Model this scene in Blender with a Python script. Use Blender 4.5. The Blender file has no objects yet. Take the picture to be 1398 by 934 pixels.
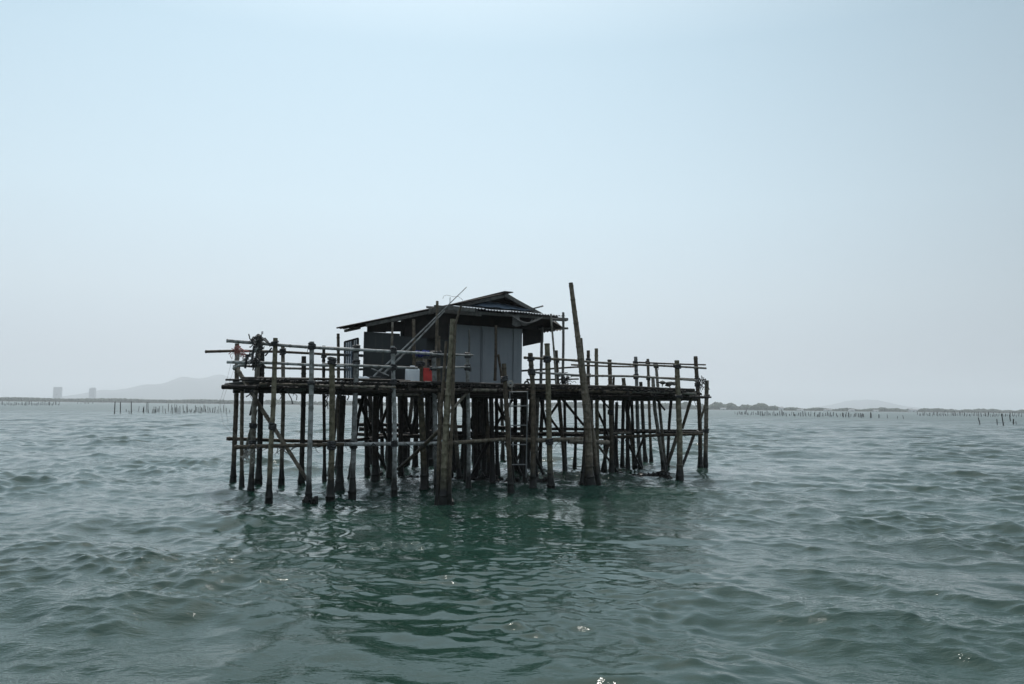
import bpy, bmesh, math, random
import numpy as np
from mathutils import Vector, Matrix
random.seed(7)
R = math.radians
sc = bpy.context.scene
C = sc.collection

# ------------------------------------------------------------------ camera
F = 1087.0            # focal length in photo pixels (1398 wide)
CAMH = 2.4
PITCH, ROLL = R(4.61), R(0.676)
cd = bpy.data.cameras.new('camera'); cam = bpy.data.objects.new('camera', cd); C.objects.link(cam)
cd.sensor_width = 36.0; cd.lens = F / 1398.0 * 36.0
cd.clip_start = 0.1; cd.clip_end = 40000
fw = Vector((0, math.cos(PITCH), math.sin(PITCH))); u0 = Vector((0, -math.sin(PITCH), math.cos(PITCH))); r0 = Vector((1, 0, 0))
rt = r0 * math.cos(ROLL) + u0 * math.sin(ROLL); up = u0 * math.cos(ROLL) - r0 * math.sin(ROLL)
cam.matrix_world = Matrix(((rt.x, up.x, -fw.x, 0), (rt.y, up.y, -fw.y, 0), (rt.z, up.z, -fw.z, CAMH), (0, 0, 0, 1)))
sc.camera = cam
CP = Vector((0, 0, CAMH))

# ------------------------------------------------------------------ sky, sun, exposure
SUN_EL, SUN_AZ = R(52), R(-8)          # azimuth from +Y towards +X
w = bpy.data.worlds.new('World'); sc.world = w; w.use_nodes = True
nt = w.node_tree; N = nt.nodes; L = nt.links
for n in list(N): N.remove(n)
out = N.new('ShaderNodeOutputWorld'); bg = N.new('ShaderNodeBackground')
sky = N.new('ShaderNodeTexSky'); sky.sky_type = 'NISHITA'; sky.sun_disc = False
sky.sun_elevation = SUN_EL; sky.sun_rotation = SUN_AZ
sky.air_density = 1.0; sky.dust_density = 3.0; sky.ozone_density = 1.0; sky.altitude = 0
bg.inputs['Strength'].default_value = 0.1
# milky haze layer of the real sky: colour by elevation, brighter on the sun's side
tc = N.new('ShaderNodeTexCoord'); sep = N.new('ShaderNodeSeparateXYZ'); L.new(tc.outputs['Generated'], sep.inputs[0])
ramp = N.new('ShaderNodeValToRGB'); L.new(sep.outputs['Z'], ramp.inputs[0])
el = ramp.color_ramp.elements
def lin(c): return tuple(((x/255)/12.92 if x/255 <= 0.04045 else ((x/255+0.055)/1.055)**2.4) for x in c)
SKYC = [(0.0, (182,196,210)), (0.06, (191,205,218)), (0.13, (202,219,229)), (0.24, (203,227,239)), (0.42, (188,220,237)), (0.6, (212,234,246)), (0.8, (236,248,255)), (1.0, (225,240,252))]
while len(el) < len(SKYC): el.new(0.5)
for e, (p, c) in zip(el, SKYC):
    k_ = 10.6 * (1 + max(0, p-.45)*1.6)      # overhead lift added to lighten water and poles, in keeping with a veiled sun
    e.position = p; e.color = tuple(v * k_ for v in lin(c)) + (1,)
sd = N.new('ShaderNodeVectorMath'); sd.operation = 'DOT_PRODUCT'
L.new(tc.outputs['Generated'], sd.inputs[0])
az = R(-14); sd.inputs[1].default_value = (math.sin(az), math.cos(az), 0.0)
mr = N.new('ShaderNodeMapRange'); mr.inputs[1].default_value = 0.5; mr.inputs[2].default_value = 1.0
mr.inputs[3].default_value = 0.62; mr.inputs[4].default_value = 1.06
mr.interpolation_type = 'SMOOTHSTEP'
L.new(sd.outputs['Value'], mr.inputs[0])
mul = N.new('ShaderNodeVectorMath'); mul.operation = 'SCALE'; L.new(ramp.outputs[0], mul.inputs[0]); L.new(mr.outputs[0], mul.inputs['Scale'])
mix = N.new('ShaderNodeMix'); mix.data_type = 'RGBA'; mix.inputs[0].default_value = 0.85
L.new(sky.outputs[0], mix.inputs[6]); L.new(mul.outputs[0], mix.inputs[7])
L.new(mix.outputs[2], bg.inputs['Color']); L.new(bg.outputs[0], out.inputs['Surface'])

ld = bpy.data.lights.new('sun', 'SUN'); sun = bpy.data.objects.new('sun', ld); C.objects.link(sun)
ld.energy = 2.8; ld.angle = R(1.0); ld.color = (1.0, 0.96, 0.9)
sv = Vector((math.sin(SUN_AZ) * math.cos(SUN_EL), math.cos(SUN_AZ) * math.cos(SUN_EL), math.sin(SUN_EL)))
sun.rotation_euler = sv.to_track_quat('Z', 'Y').to_euler()
sc.view_settings.view_transform = 'Standard'; sc.view_settings.look = 'None'
sc.view_settings.exposure = 0.0; sc.view_settings.gamma = 1.0; sc.view_settings.use_curve_mapping = False
sc.cycles.volume_bounces = 3; sc.cycles.max_bounces = 8
sc.cycles.sample_clamp_indirect = 4.0; sc.cycles.sample_clamp_direct = 16.0

# ------------------------------------------------------------------ placing helpers
def ray(px, py):
    return fw * F + rt * (px - 699.0) + up * (467.0 - py)
def W(px, py, z=0.0):                     # point seen at a photo pixel on a horizontal plane
    d = ray(px, py); t = (z - CAMH) / d.z
    return CP + d * t
def P(px, py, Y):                         # point seen at a photo pixel at depth Y
    d = ray(px, py); return CP + d * (Y / d.y)
E1 = Vector((.857, .515, 0)); E2 = Vector((-.515, .857, 0)); ORG = Vector((-6.1, 20, 0))
def UV(u, v, z=0.0):
    p = ORG + E1 * u + E2 * v; p.z = z; return p
def Df(px): return 23.66 / (1 - .6 * (px - 699) / F)      # depth of the front edge
def Db(px): return 29.04 / (1 - .6 * (px - 699) / F)      # depth of the rear edge of the walkway

# ------------------------------------------------------------------ materials
def newmat(name):
    m = bpy.data.materials.new(name); m.use_nodes = True
    n = m.node_tree.nodes; b = n['Principled BSDF']; return m, n, m.node_tree.links, b
def noise(n, l, vec, scale, detail=4, rough=.55):
    t = n.new('ShaderNodeTexNoise'); t.inputs['Scale'].default_value = scale
    t.inputs['Detail'].default_value = detail; t.inputs['Roughness'].default_value = rough
    if vec is not None: l.new(vec, t.inputs['Vector'])
    return t
def rampn(n, l, src, stops):
    r = n.new('ShaderNodeValToRGB'); e = r.color_ramp.elements
    while len(e) < len(stops): e.new(.5)
    for x, (p, c) in zip(e, stops): x.position = p; x.color = tuple(c) + (1,)
    l.new(src, r.inputs[0]); return r
def mixc(n, l, fac, a, b, blend='MIX'):
    m = n.new('ShaderNodeMix'); m.data_type = 'RGBA'; m.blend_type = blend
    for s, v in ((0, fac), (6, a), (7, b)):
        if hasattr(v, 'is_output'): l.new(v, m.inputs[s])
        elif s == 0: m.inputs[0].default_value = v
        else: m.inputs[s].default_value = tuple(v) + (1,)
    return m.outputs[2]
def bump(n, l, h, b, s=.3, d=.02):
    k = n.new('ShaderNodeBump'); k.inputs['Strength'].default_value = s; k.inputs['Distance'].default_value = d
    l.new(h, k.inputs['Height']); l.new(k.outputs[0], b.inputs['Normal'])

def bamboo_mat(name, stops, wet=True, rough=.62):
    m, n, l, b = newmat(name)
    g = n.new('ShaderNodeNewGeometry'); oi = n.new('ShaderNodeObjectInfo')
    mp = n.new('ShaderNodeMapping'); mp.inputs['Scale'].default_value = (14, 14, 1.6)
    l.new(g.outputs['Position'], mp.inputs['Vector'])
    t = noise(n, l, mp.outputs[0], 1.0, 5, .65)
    mu = n.new('ShaderNodeMath'); mu.operation = 'MULTIPLY_ADD'; mu.inputs[1].default_value = .55
    l.new(oi.outputs['Random'], mu.inputs[0])
    mu2 = n.new('ShaderNodeMath'); mu2.operation = 'MULTIPLY'; mu2.inputs[1].default_value = .55; l.new(t.outputs[0], mu2.inputs[0])
    l.new(mu2.outputs[0], mu.inputs[2])
    r = rampn(n, l, mu.outputs[0], stops)
    mot = noise(n, l, g.outputs['Position'], 9, 3)
    dirt = rampn(n, l, mot.outputs[0], [(.38, (.35, .33, .3)), (.6, (1, 1, 1))])
    col = mixc(n, l, .8, r.outputs[0], dirt.outputs[0], 'MULTIPLY')
    if wet:   # mussel and weed growth between the tide marks
        s = n.new('ShaderNodeSeparateXYZ'); l.new(g.outputs['Position'], s.inputs[0])
        nz = noise(n, l, g.outputs['Position'], 3.5, 4)
        a = n.new('ShaderNodeMath'); a.operation = 'MULTIPLY_ADD'; a.inputs[1].default_value = -.7; l.new(nz.outputs[0], a.inputs[0]); l.new(s.outputs['Z'], a.inputs[2])
        mk = n.new('ShaderNodeMapRange'); mk.inputs[1].default_value = .0; mk.inputs[2].default_value = .55
        l.new(a.outputs[0], mk.inputs[0])
        col = mixc(n, l, mk.outputs[0], (.010, .010, .009), col)
        mr_ = n.new('ShaderNodeMapRange'); mr_.inputs[3].default_value = .4; mr_.inputs[4].default_value = rough
        l.new(mk.outputs[0], mr_.inputs[0]); l.new(mr_.outputs[0], b.inputs['Roughness'])
    else: b.inputs['Roughness'].default_value = rough
    l.new(col, b.inputs['Base Color']); b.inputs['Specular IOR Level'].default_value = .25
    bump(n, l, t.outputs[0], b, .35, .01)
    return m
M = {}
M['pole'] = bamboo_mat('weathered_bamboo', [(.15, (.045, .032, .021)), (.4, (.095, .074, .052)), (.62, (.155, .128, .095)), (.85, (.25, .235, .21))])
M['green'] = bamboo_mat('olive_bamboo', [(.2, (.07, .058, .036)), (.5, (.13, .112, .072)), (.85, (.20, .178, .125))])
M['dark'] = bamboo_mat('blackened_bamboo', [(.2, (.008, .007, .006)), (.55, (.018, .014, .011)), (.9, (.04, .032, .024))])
M['pale'] = bamboo_mat('bleached_bamboo', [(.15, (.20, .20, .195)), (.5, (.30, .305, .30)), (.9, (.42, .43, .43))])
def plain(name, c1, c2, scale=6, rough=.7, metal=0.0, bs=.2):
    m, n, l, b = newmat(name)
    g = n.new('ShaderNodeNewGeometry'); t = noise(n, l, g.outputs['Position'], scale, 6, .65)
    r = rampn(n, l, t.outputs[0], [(.35, c1), (.68, c2)]); l.new(r.outputs[0], b.inputs['Base Color'])
    b.inputs['Roughness'].default_value = rough; b.inputs['Metallic'].default_value = metal
    if bs: bump(n, l, t.outputs[0], b, bs, .01)
    return m
M['lash'] = plain('black_rubber_strip', (.008, .008, .009), (.03, .03, .032), 12, .6)
M['rope'] = plain('faded_rope', (.20, .19, .17), (.42, .40, .37), 30, .9)
M['redrope'] = plain('faded_red_cord', (.20, .05, .045), (.36, .20, .18), 20, .9)
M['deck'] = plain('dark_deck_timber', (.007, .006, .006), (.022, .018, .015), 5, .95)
M['panel'] = None
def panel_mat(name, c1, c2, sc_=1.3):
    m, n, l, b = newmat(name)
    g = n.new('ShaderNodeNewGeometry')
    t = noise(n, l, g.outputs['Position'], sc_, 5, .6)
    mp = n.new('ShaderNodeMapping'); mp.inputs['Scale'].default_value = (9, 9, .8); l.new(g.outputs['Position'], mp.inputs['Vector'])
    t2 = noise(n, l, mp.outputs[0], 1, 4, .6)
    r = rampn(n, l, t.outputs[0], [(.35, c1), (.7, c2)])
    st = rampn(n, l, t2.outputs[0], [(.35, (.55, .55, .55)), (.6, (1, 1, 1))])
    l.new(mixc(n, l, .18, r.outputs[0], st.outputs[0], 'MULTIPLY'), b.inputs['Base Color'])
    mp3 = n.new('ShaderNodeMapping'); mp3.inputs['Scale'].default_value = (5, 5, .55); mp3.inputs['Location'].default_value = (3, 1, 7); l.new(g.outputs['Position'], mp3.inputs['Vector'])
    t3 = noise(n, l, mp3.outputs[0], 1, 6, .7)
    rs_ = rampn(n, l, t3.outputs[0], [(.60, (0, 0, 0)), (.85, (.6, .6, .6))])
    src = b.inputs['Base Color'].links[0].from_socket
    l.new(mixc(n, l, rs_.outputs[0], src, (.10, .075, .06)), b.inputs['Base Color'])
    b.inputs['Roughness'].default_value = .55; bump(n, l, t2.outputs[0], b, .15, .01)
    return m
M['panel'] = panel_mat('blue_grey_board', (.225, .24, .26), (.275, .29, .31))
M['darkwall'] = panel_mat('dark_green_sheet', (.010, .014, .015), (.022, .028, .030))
M['tin'] = plain('galvanised_sheet', (.30, .32, .34), (.55, .57, .59), 2.5, .38, .75, .1)
M['rusttin'] = plain('rusted_sheet', (.035, .028, .026), (.09, .066, .056), 3, .75, .2, .2)
M['bluetin'] = plain('blue_grey_sheet', (.06, .085, .12), (.15, .19, .24), 3, .5, 0, .1)
M['timber'] = plain('grey_timber', (.06, .057, .052), (.14, .135, .125), 9, .85)
M['white'] = plain('white_plastic', (.68, .71, .75), (.8, .82, .84), 5, .4, 0, .05)
M['red'] = plain('red_plastic', (.55, .04, .035), (.70, .07, .06), 5, .45, 0, .05)
M['brown'] = plain('brown_cardboard', (.14, .115, .09), (.22, .18, .14), 8, .85)
M['blue'] = plain('blue_tarpaulin', (.02, .03, .20), (.04, .06, .34), 4, .5)
M['alu'] = plain('dull_aluminium', (.14, .145, .15), (.24, .24, .24), 15, .5, .3, 0)
M['cloth'] = plain('grey_cloth', (.07, .068, .065), (.14, .135, .13), 6, .95)

# ------------------------------------------------------------------ mesh helpers
def tag(o, label=None, cat=None, group=None, kind=None):
    for k, v in (('label', label), ('category', cat), ('group', group), ('kind', kind)):
        if v: o[k] = v
    return o
def mesh_obj(name, verts, faces, mat, parent=None, smooth=False):
    me = bpy.data.meshes.new(name); me.from_pydata([tuple(v) for v in verts], [], faces); me.update()
    if smooth: me.polygons.foreach_set('use_smooth', [True] * len(me.polygons))
    if mat: me.materials.append(mat)
    o = bpy.data.objects.new(name, me); C.objects.link(o)
    if parent:
        o.parent = parent
        o.matrix_parent_inverse = Matrix.Translation(-parent.location)
    return o
def empty(name, loc=(0, 0, 0)):
    o = bpy.data.objects.new(name, None); o.location = loc; o.empty_display_size = .2; C.objects.link(o); return o
class MB:
    def __init__(s): s.v = []; s.f = []
    def add(s, v, f):
        b = len(s.v); s.v += [Vector(p) for p in v]; s.f += [tuple(i + b for i in q) for q in f]
    def box(s, o, ax, ay, az):      # corner + three edge vectors
        o = Vector(o); ax = Vector(ax); ay = Vector(ay); az = Vector(az)
        v = [o, o+ax, o+ax+ay, o+ay, o+az, o+ax+az, o+ax+ay+az, o+ay+az]
        s.add(v, [(0,3,2,1),(4,5,6,7),(0,1,5,4),(1,2,6,5),(2,3,7,6),(3,0,4,7)])
    def cbox(s, c, hx, hy, hz):
        c = Vector(c); hx = Vector(hx); hy = Vector(hy); hz = Vector(hz)
        s.box(c-hx-hy-hz, hx*2, hy*2, hz*2)
    def beam(s, a, b, w_, h_):
        a = Vector(a); b = Vector(b); d = (b - a).normalized()
        x = d.cross(Vector((0, 0, 1)));
        if x.length < 1e-3: x = Vector((1, 0, 0))
        x.normalize(); y = x.cross(d)
        s.box(a - x*w_/2 - y*h_/2, b - a, x*w_, y*h_)
    def tube(s, pts, r_, sides=7, r1=None, bamboo=False, rng=None, grow=False, step=.14):
        rng = rng or random
        pts = [Vector(p) for p in pts]
        if r1 is None: r1 = r_
        seg = [(pts[i+1]-pts[i]).length for i in range(len(pts)-1)]; T = sum(seg)
        if T < 1e-6: return
        if bamboo:
            ds = []; d = rng.uniform(0, .2); nodes = []
            while d < T: nodes.append(d); d += rng.uniform(.3, .42)
            k = 0.0
            while k < T: ds.append((k, 1.0)); k += step
            for q in nodes:
                for off, sc2 in ((-.03, 1.0), (-.008, 1.13), (.008, 1.13), (.03, 1.0)):
                    if 0 < q+off < T: ds.append((q+off, sc2))
            ds.append((T, 1.0)); ds.sort()
        else:
            ds = [(0, 1.0)]; a = 0
            for g in seg: a += g; ds.append((a, 1.0))
        ph = [rng.uniform(0, 6.28) for _ in range(4)]; wob = .012 if bamboo else 0
        rings = []
        d0 = (pts[-1]-pts[0]).normalized()
        if d0.length < .5: d0 = (pts[1]-pts[0]).normalized()
        x = d0.cross(Vector((.13, .31, .9)));
        if x.length < .05: x = d0.cross(Vector((1, 0, 0)))
        x.normalize(); y = d0.cross(x).normalized()
        n_seg = 0
        for (q, m_) in ds:
            a = 0; i = 0
            while i < len(seg)-1 and q > a + seg[i]: a += seg[i]; i += 1
            t = min(1, max(0, (q-a)/max(seg[i], 1e-6)))
            # smooth bend through the middle points
            p = pts[i].lerp(pts[i+1], t)
            if not bamboo and len(pts) > 2:      # frame that follows the bends
                j = n_seg; tg = (pts[min(j+1, len(pts)-1)] - pts[max(j-1, 0)])
                if j in (0, len(pts)-1) and (pts[0]-pts[-1]).length < 1e-4: tg = pts[1] - pts[-2]
                if tg.length > 1e-6:
                    tg.normalize(); x2 = x - tg*x.dot(tg)
                    if x2.length < .05: x2 = tg.cross(Vector((.3, .5, .81)))
                    x = x2.normalized(); y = tg.cross(x)
                p = pts[j]
            n_seg += 1
            if bamboo: p = p + x*wob*math.sin(q*1.3+ph[0]) + y*wob*math.sin(q*1.1+ph[1])
            rr = (r_ + (r1-r_)*q/T) * m_
            ring = []
            for k in range(sides):
                an = 2*math.pi*k/sides
                r2 = rr
                if grow:
                    z = p.z
                    g = max(0, min(1, (.55 - z)/.5))
                    r2 = rr * (1 + g*(.18 + .38*rng.random())) + g*.008
                ring.append(p + (x*math.cos(an) + y*math.sin(an))*r2)
            rings.append(ring)
        v = [p for r in rings for p in r]; f = []
        for i in range(len(rings)-1):
            for k in range(sides):
                a_ = i*sides+k; b_ = i*sides+(k+1) % sides
                f.append((a_, b_, b_+sides, a_+sides))
        f.append(tuple(reversed(range(sides)))); nb = (len(rings)-1)*sides; f.append(tuple(nb+k for k in range(sides)))
        s.add(v, f)
    def blob(s, c, rx, ry, rz, rng=None, jit=.25, sub=1):
        rng = rng or random
        bm = bmesh.new(); bmesh.ops.create_icosphere(bm, subdivisions=sub, radius=1.0)
        idx = {}
        vs = []
        for i, v in enumerate(bm.verts):
            idx[v] = i; k = 1 + rng.uniform(-jit, jit)
            vs.append(Vector(c) + Vector((v.co.x*rx*k, v.co.y*ry*k, v.co.z*rz*k)))
        s.add(vs, [tuple(idx[q] for q in f_.verts) for f_ in bm.faces]); bm.free()
    def build(s, name, mat, parent=None, smooth=False):
        return mesh_obj(name, s.v, s.f, mat, parent, smooth)

def Rpx(wpx, Y): return wpx * Y / F / 2 * 1.06
def bamboo(name, pts, r_, mat, parent=None, r1=None, grow=False, sides=9):
    m = MB(); m.tube(pts, r_, sides, r1, bamboo=True, grow=grow); o = m.build(name, mat, parent, True)
    me = o.data
    try: me.set_sharp_from_angle(angle=R(50))
    except Exception: pass
    return o

def lash(parent, p, d, r_, tails=None, n=None):
    """strip of black rubber wound round a joint, with loose tails"""
    d = Vector(d).normalized(); m = MB()
    turns = n or random.randint(3, 5)
    for k in range(turns):
        off = (k - (turns-1)/2) * .035
        tilt = Vector((random.uniform(-.25, .25), random.uniform(-.25, .25), 0))
        ax = (d + tilt).normalized()
        x = ax.cross(Vector((1, .2, .1))).normalized(); y = ax.cross(x)
        pts = [Vector(p) + d*off + (x*math.cos(a) + y*math.sin(a))*(r_*1.12+.006) for a in [i*math.pi/4 for i in range(9)]]
        m.tube(pts, .030, 5)
    for k in range(random.randint(0, 2) if tails is None else tails):
        q = Vector(p) + Vector((random.uniform(-.09, .09), -r_-.015, 0)); l_ = random.uniform(.1, .32)
        pts = [q]; dx = random.uniform(-.35, .35)
        for i in range(3):
            q = q + Vector((dx*l_/3 + random.uniform(-.02, .02), random.uniform(-.015, .01), -l_/3 if i else random.uniform(-.05, .04))); pts.append(q)
        m.tube(pts, .013, 4, .008)
    return m.build('lashing', M['lash'], parent)

# ------------------------------------------------------------------ water
def make_water():
    rng = np.random.RandomState(5)
    # ring radii: spacing follows what the wave detail needs, coarser with distance
    rad = [2.0]
    while rad[-1] < 12000:
        r_ = rad[-1]
        rad.append(r_ + max(.035, r_*.0030 if r_ < 80 else r_*min(.012, .0030+(r_-80)*.00003)))
    rad = np.array(rad)
    fine = np.radians(np.arange(-42, 42.01, .10)); coarse = np.radians(np.arange(46, 314.5, 3.0))
    ang = np.concatenate([fine, coarse])
    na, nr = len(ang), len(rad)
    A, Rr = np.meshgrid(ang, rad)
    X0 = np.sin(A)*Rr; Y0 = np.cos(A)*Rr
    dr = np.gradient(rad)[:, None] * np.ones((1, na))
    X = X0.copy(); Y = Y0.copy(); Z = np.zeros_like(X0)
    gust = np.exp(-(((X0+1.97)/.62)**2 + ((Y0-13.9)/.5)**2))      # small patch whipped up by a puff of wind
    chop = np.exp(-(((X0-2.5)/5.5)**4 + ((Y0-22.5)/3.6)**4))     # choppy water round the stilts
    rg2 = np.random.RandomState(77)
    for i in range(22):
        lam = rg2.uniform(.16, .34); th = rg2.uniform(0, 6.28); k = 2*np.pi/lam
        Z += lam*.026*gust*np.cos(k*(X0*math.sin(th)+Y0*math.cos(th)) + rg2.uniform(0, 6.28))
    def wave(lam, th, amp, ph, q, env=None):
        k = 2*np.pi/lam; dx, dy = math.sin(th), math.cos(th)
        fade = np.clip((lam/(dr*2.5) - 1), 0, 1)
        far = np.clip(1.6 - Rr/(lam*160), 0, 1)
        a = amp*fade*far
        if env is not None: a = a*env
        arg = k*(X0*dx + Y0*dy) + ph
        c = np.cos(arg); s_ = np.sin(arg)
        return a*c, -q*a*s_*dx, -q*a*s_*dy
    base = math.radians(200)       # travelling towards the viewer, a little to the side
    comps = []
    for i in range(26): comps.append((rng.uniform(2.6, 7.5), base + rng.normal(0, .45), .0052, .85))
    for i in range(44): comps.append((rng.uniform(.9, 2.6), base + rng.normal(0, .75), .0070, .9))
    for i in range(48): comps.append((rng.uniform(.28, .9), base + rng.normal(0, .8), .0078, .75))
    for i in range(56): comps.append((rg2.uniform(.15, .34), base + rg2.normal(0, .65), .0050, .6))
    # slowly varying gusts: patches of rougher and calmer water
    g = np.zeros_like(X0)
    for i in range(9):
        lam = rng.uniform(7, 30); th = rng.uniform(0, 6.28); k = 2*np.pi/lam
        g += np.cos(k*(X0*math.sin(th)+Y0*math.cos(th)) + rng.uniform(0, 6.28))
    env = np.clip(1 + .14*g, .6, 1.5)
    pw = np.zeros_like(X0)
    for i in range(12):
        lam = rg2.uniform(1.5, 7); th = rg2.uniform(0, 6.28); k = 2*np.pi/lam
        pw += np.cos(k*(X0*math.sin(th)+Y0*math.cos(th)) + rg2.uniform(0, 6.28))
    paw = np.clip(.95 + .28*pw, .3, 1.8)
    # calmer water in the lee of the platform
    lee = np.exp(-(((X0+.6)/(1.0+.20*np.clip(Y0,0,30)))**6 + ((Y0-12.6)/7.0)**6))
    for (lam, th, st, q) in comps:
        if lam < .9: st = st*(1+.7*chop)
        if lam < .35: st = st*paw
        z, x, y = wave(lam, th, st*lam*(.62 if lam > 2.6 else .52), rng.uniform(0, 6.28), q, env*(1-(.2 if lam < .35 else .5 if lam < .9 else .7)*lee) if lam < 2.6 else 1-.8*lee)
        Z += z; X += x; Y += y
    far_drop = 0
    co = np.empty((nr*na + 1, 3), dtype=np.float32)
    co[:-1, 0] = X.ravel(); co[:-1, 1] = Y.ravel(); co[:-1, 2] = Z.ravel(); co[-1] = (0, 0, -.1)
    i = np.arange(nr-1)[:, None]; j = np.arange(na)[None, :]; j2 = (j+1) % na
    a = i*na+j; b = i*na+j2; c = (i+1)*na+j2; d = (i+1)*na+j
    q = np.stack([a, d, c, b], -1).reshape(-1, 4)      # facing up
    tri = np.array([(nr*na, k, (k+1) % na) for k in range(na)])
    me = bpy.data.meshes.new('water')
    me.vertices.add(len(co)); me.vertices.foreach_set('co', co.ravel())
    nl = q.size + tri.size
    me.loops.add(nl); me.loops.foreach_set('vertex_index', np.concatenate([q.ravel(), tri.ravel()]).astype(np.int32))
    me.polygons.add(len(q) + len(tri))
    ls = np.concatenate([np.arange(len(q))*4, q.size + np.arange(len(tri))*3]).astype(np.int32)
    me.polygons.foreach_set('loop_start', ls)
    me.polygons.foreach_set('use_smooth', np.ones(len(ls), dtype=bool))
    me.update(); me.validate()
    m, n, l, bsd = newmat('sea_water')
    bsd.inputs['IOR'].default_value = 1.37
    bsd.inputs['Roughness'].default_value = .025
    gm = n.new('ShaderNodeNewGeometry')
    t0 = noise(n, l, gm.outputs['Position'], .12, 3)
    r = rampn(n, l, t0.outputs[0], [(.35, (.012, .034, .023)), (.65, (.017, .047, .036))])
    l.new(r.outputs[0], bsd.inputs['Base Color'])
    mp = n.new('ShaderNodeMapping'); mp.inputs['Rotation'].default_value = (0, 0, R(20)); mp.inputs['Scale'].default_value = (.55, 1.25, 1)
    l.new(gm.outputs['Position'], mp.inputs['Vector'])
    n1 = noise(n, l, mp.outputs[0], 4.6, 4, .62); n2 = noise(n, l, mp.outputs[0], 13, 3, .6)
    n3 = noise(n, l, mp.outputs[0], .9, 3, .5)
    def B(h, dist, strength, prev=None):
        k = n.new('ShaderNodeBump'); k.inputs['Strength'].default_value = 1.0; l.new(M2('MULTIPLY', strength, dist), k.inputs['Distance'])
        l.new(h, k.inputs['Height'])
        if prev is not None: l.new(prev, k.inputs['Normal'])
        return k.outputs[0]
    sp = n.new('ShaderNodeSeparateXYZ'); l.new(gm.outputs['Position'], sp.inputs[0])
    def M2(op, a, b_=None, c=None):
        q_ = n.new('ShaderNodeMath'); q_.operation = op
        for i_, v_ in enumerate((a, b_, c)):
            if v_ is None: continue
            if hasattr(v_, 'is_output'): l.new(v_, q_.inputs[i_])
            else: q_.inputs[i_].default_value = v_
        return q_.outputs[0]
    ex = M2('POWER', M2('ABSOLUTE', M2('DIVIDE', M2('ADD', sp.outputs['X'], .6), M2('MULTIPLY_ADD', sp.outputs['Y'], .22, 1.2))), 4)
    ey = M2('POWER', M2('ABSOLUTE', M2('DIVIDE', M2('SUBTRACT', sp.outputs['Y'], 12.8), 7.0)), 4)
    calm = M2('MULTIPLY', M2('POWER', 2.718, M2('MULTIPLY', M2('ADD', ex, ey), -1)), .75)
    gx = M2('POWER', M2('DIVIDE', M2('ADD', sp.outputs['X'], 1.97), .62), 2); gy = M2('POWER', M2('DIVIDE', M2('SUBTRACT', sp.outputs['Y'], 13.9), .55), 2)
    gust = M2('POWER', 2.718, M2('MULTIPLY', M2('ADD', gx, gy), -1))      # a small patch whipped up by the wind
    hx = M2('POWER', M2('DIVIDE', M2('SUBTRACT', sp.outputs['X'], 2.5), 5.5), 4); hy = M2('POWER', M2('DIVIDE', M2('SUBTRACT', sp.outputs['Y'], 22.5), 3.6), 4)
    chop = M2('POWER', 2.718, M2('MULTIPLY', M2('ADD', hx, hy), -1))      # choppy water between the stilts
    rough_ = M2('SUBTRACT', 1.0, calm)
    pn = noise(n, l, gm.outputs['Position'], .33, 3, .6)      # cat's paws: patches of fine ripples
    pr = n.new('ShaderNodeMapRange'); pr.inputs[1].default_value = .42; pr.inputs[2].default_value = .62; pr.inputs[3].default_value = .45; pr.inputs[4].default_value = 2.2
    l.new(pn.outputs[0], pr.inputs[0])
    fine_ = M2('ADD', M2('ADD', M2('MULTIPLY', pr.outputs[0], rough_), M2('MULTIPLY', gust, 1.2)), M2('MULTIPLY', chop, .7))
    mid_ = M2('ADD', M2('ADD', M2('MULTIPLY', M2('ADD', M2('MULTIPLY', pr.outputs[0], .4), .6), rough_), M2('MULTIPLY', gust, .4)), M2('MULTIPLY', chop, .5))
    # unresolved chop far out: broader sheen
    ln = n.new('ShaderNodeVectorMath'); ln.operation = 'LENGTH'; l.new(gm.outputs['Position'], ln.inputs[0])
    fr = n.new('ShaderNodeMapRange'); fr.inputs[1].default_value = 25; fr.inputs[2].default_value = 250; fr.inputs[3].default_value = .02; fr.inputs[4].default_value = .30
    l.new(ln.outputs['Value'], fr.inputs[0]); l.new(fr.outputs[0], bsd.inputs['Roughness'])
    n4 = noise(n, l, mp.outputs[0], .22, 3, .55)
    b0 = B(n4.outputs[0], .8, M2('ADD', 0.0, M2('MINIMUM', M2('MULTIPLY', ln.outputs['Value'], .006), 1.0)))
    b1 = B(n3.outputs[0], .05, rough_, b0); b2 = B(n1.outputs[0], .018, mid_, b1); b3 = B(n2.outputs[0], .009, fine_, b2)
    l.new(b3, bsd.inputs['Normal'])
    me.materials.append(m)
    o = bpy.data.objects.new('water', me); C.objects.link(o); tag(o, kind='structure')
    return o
make_water()

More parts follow.
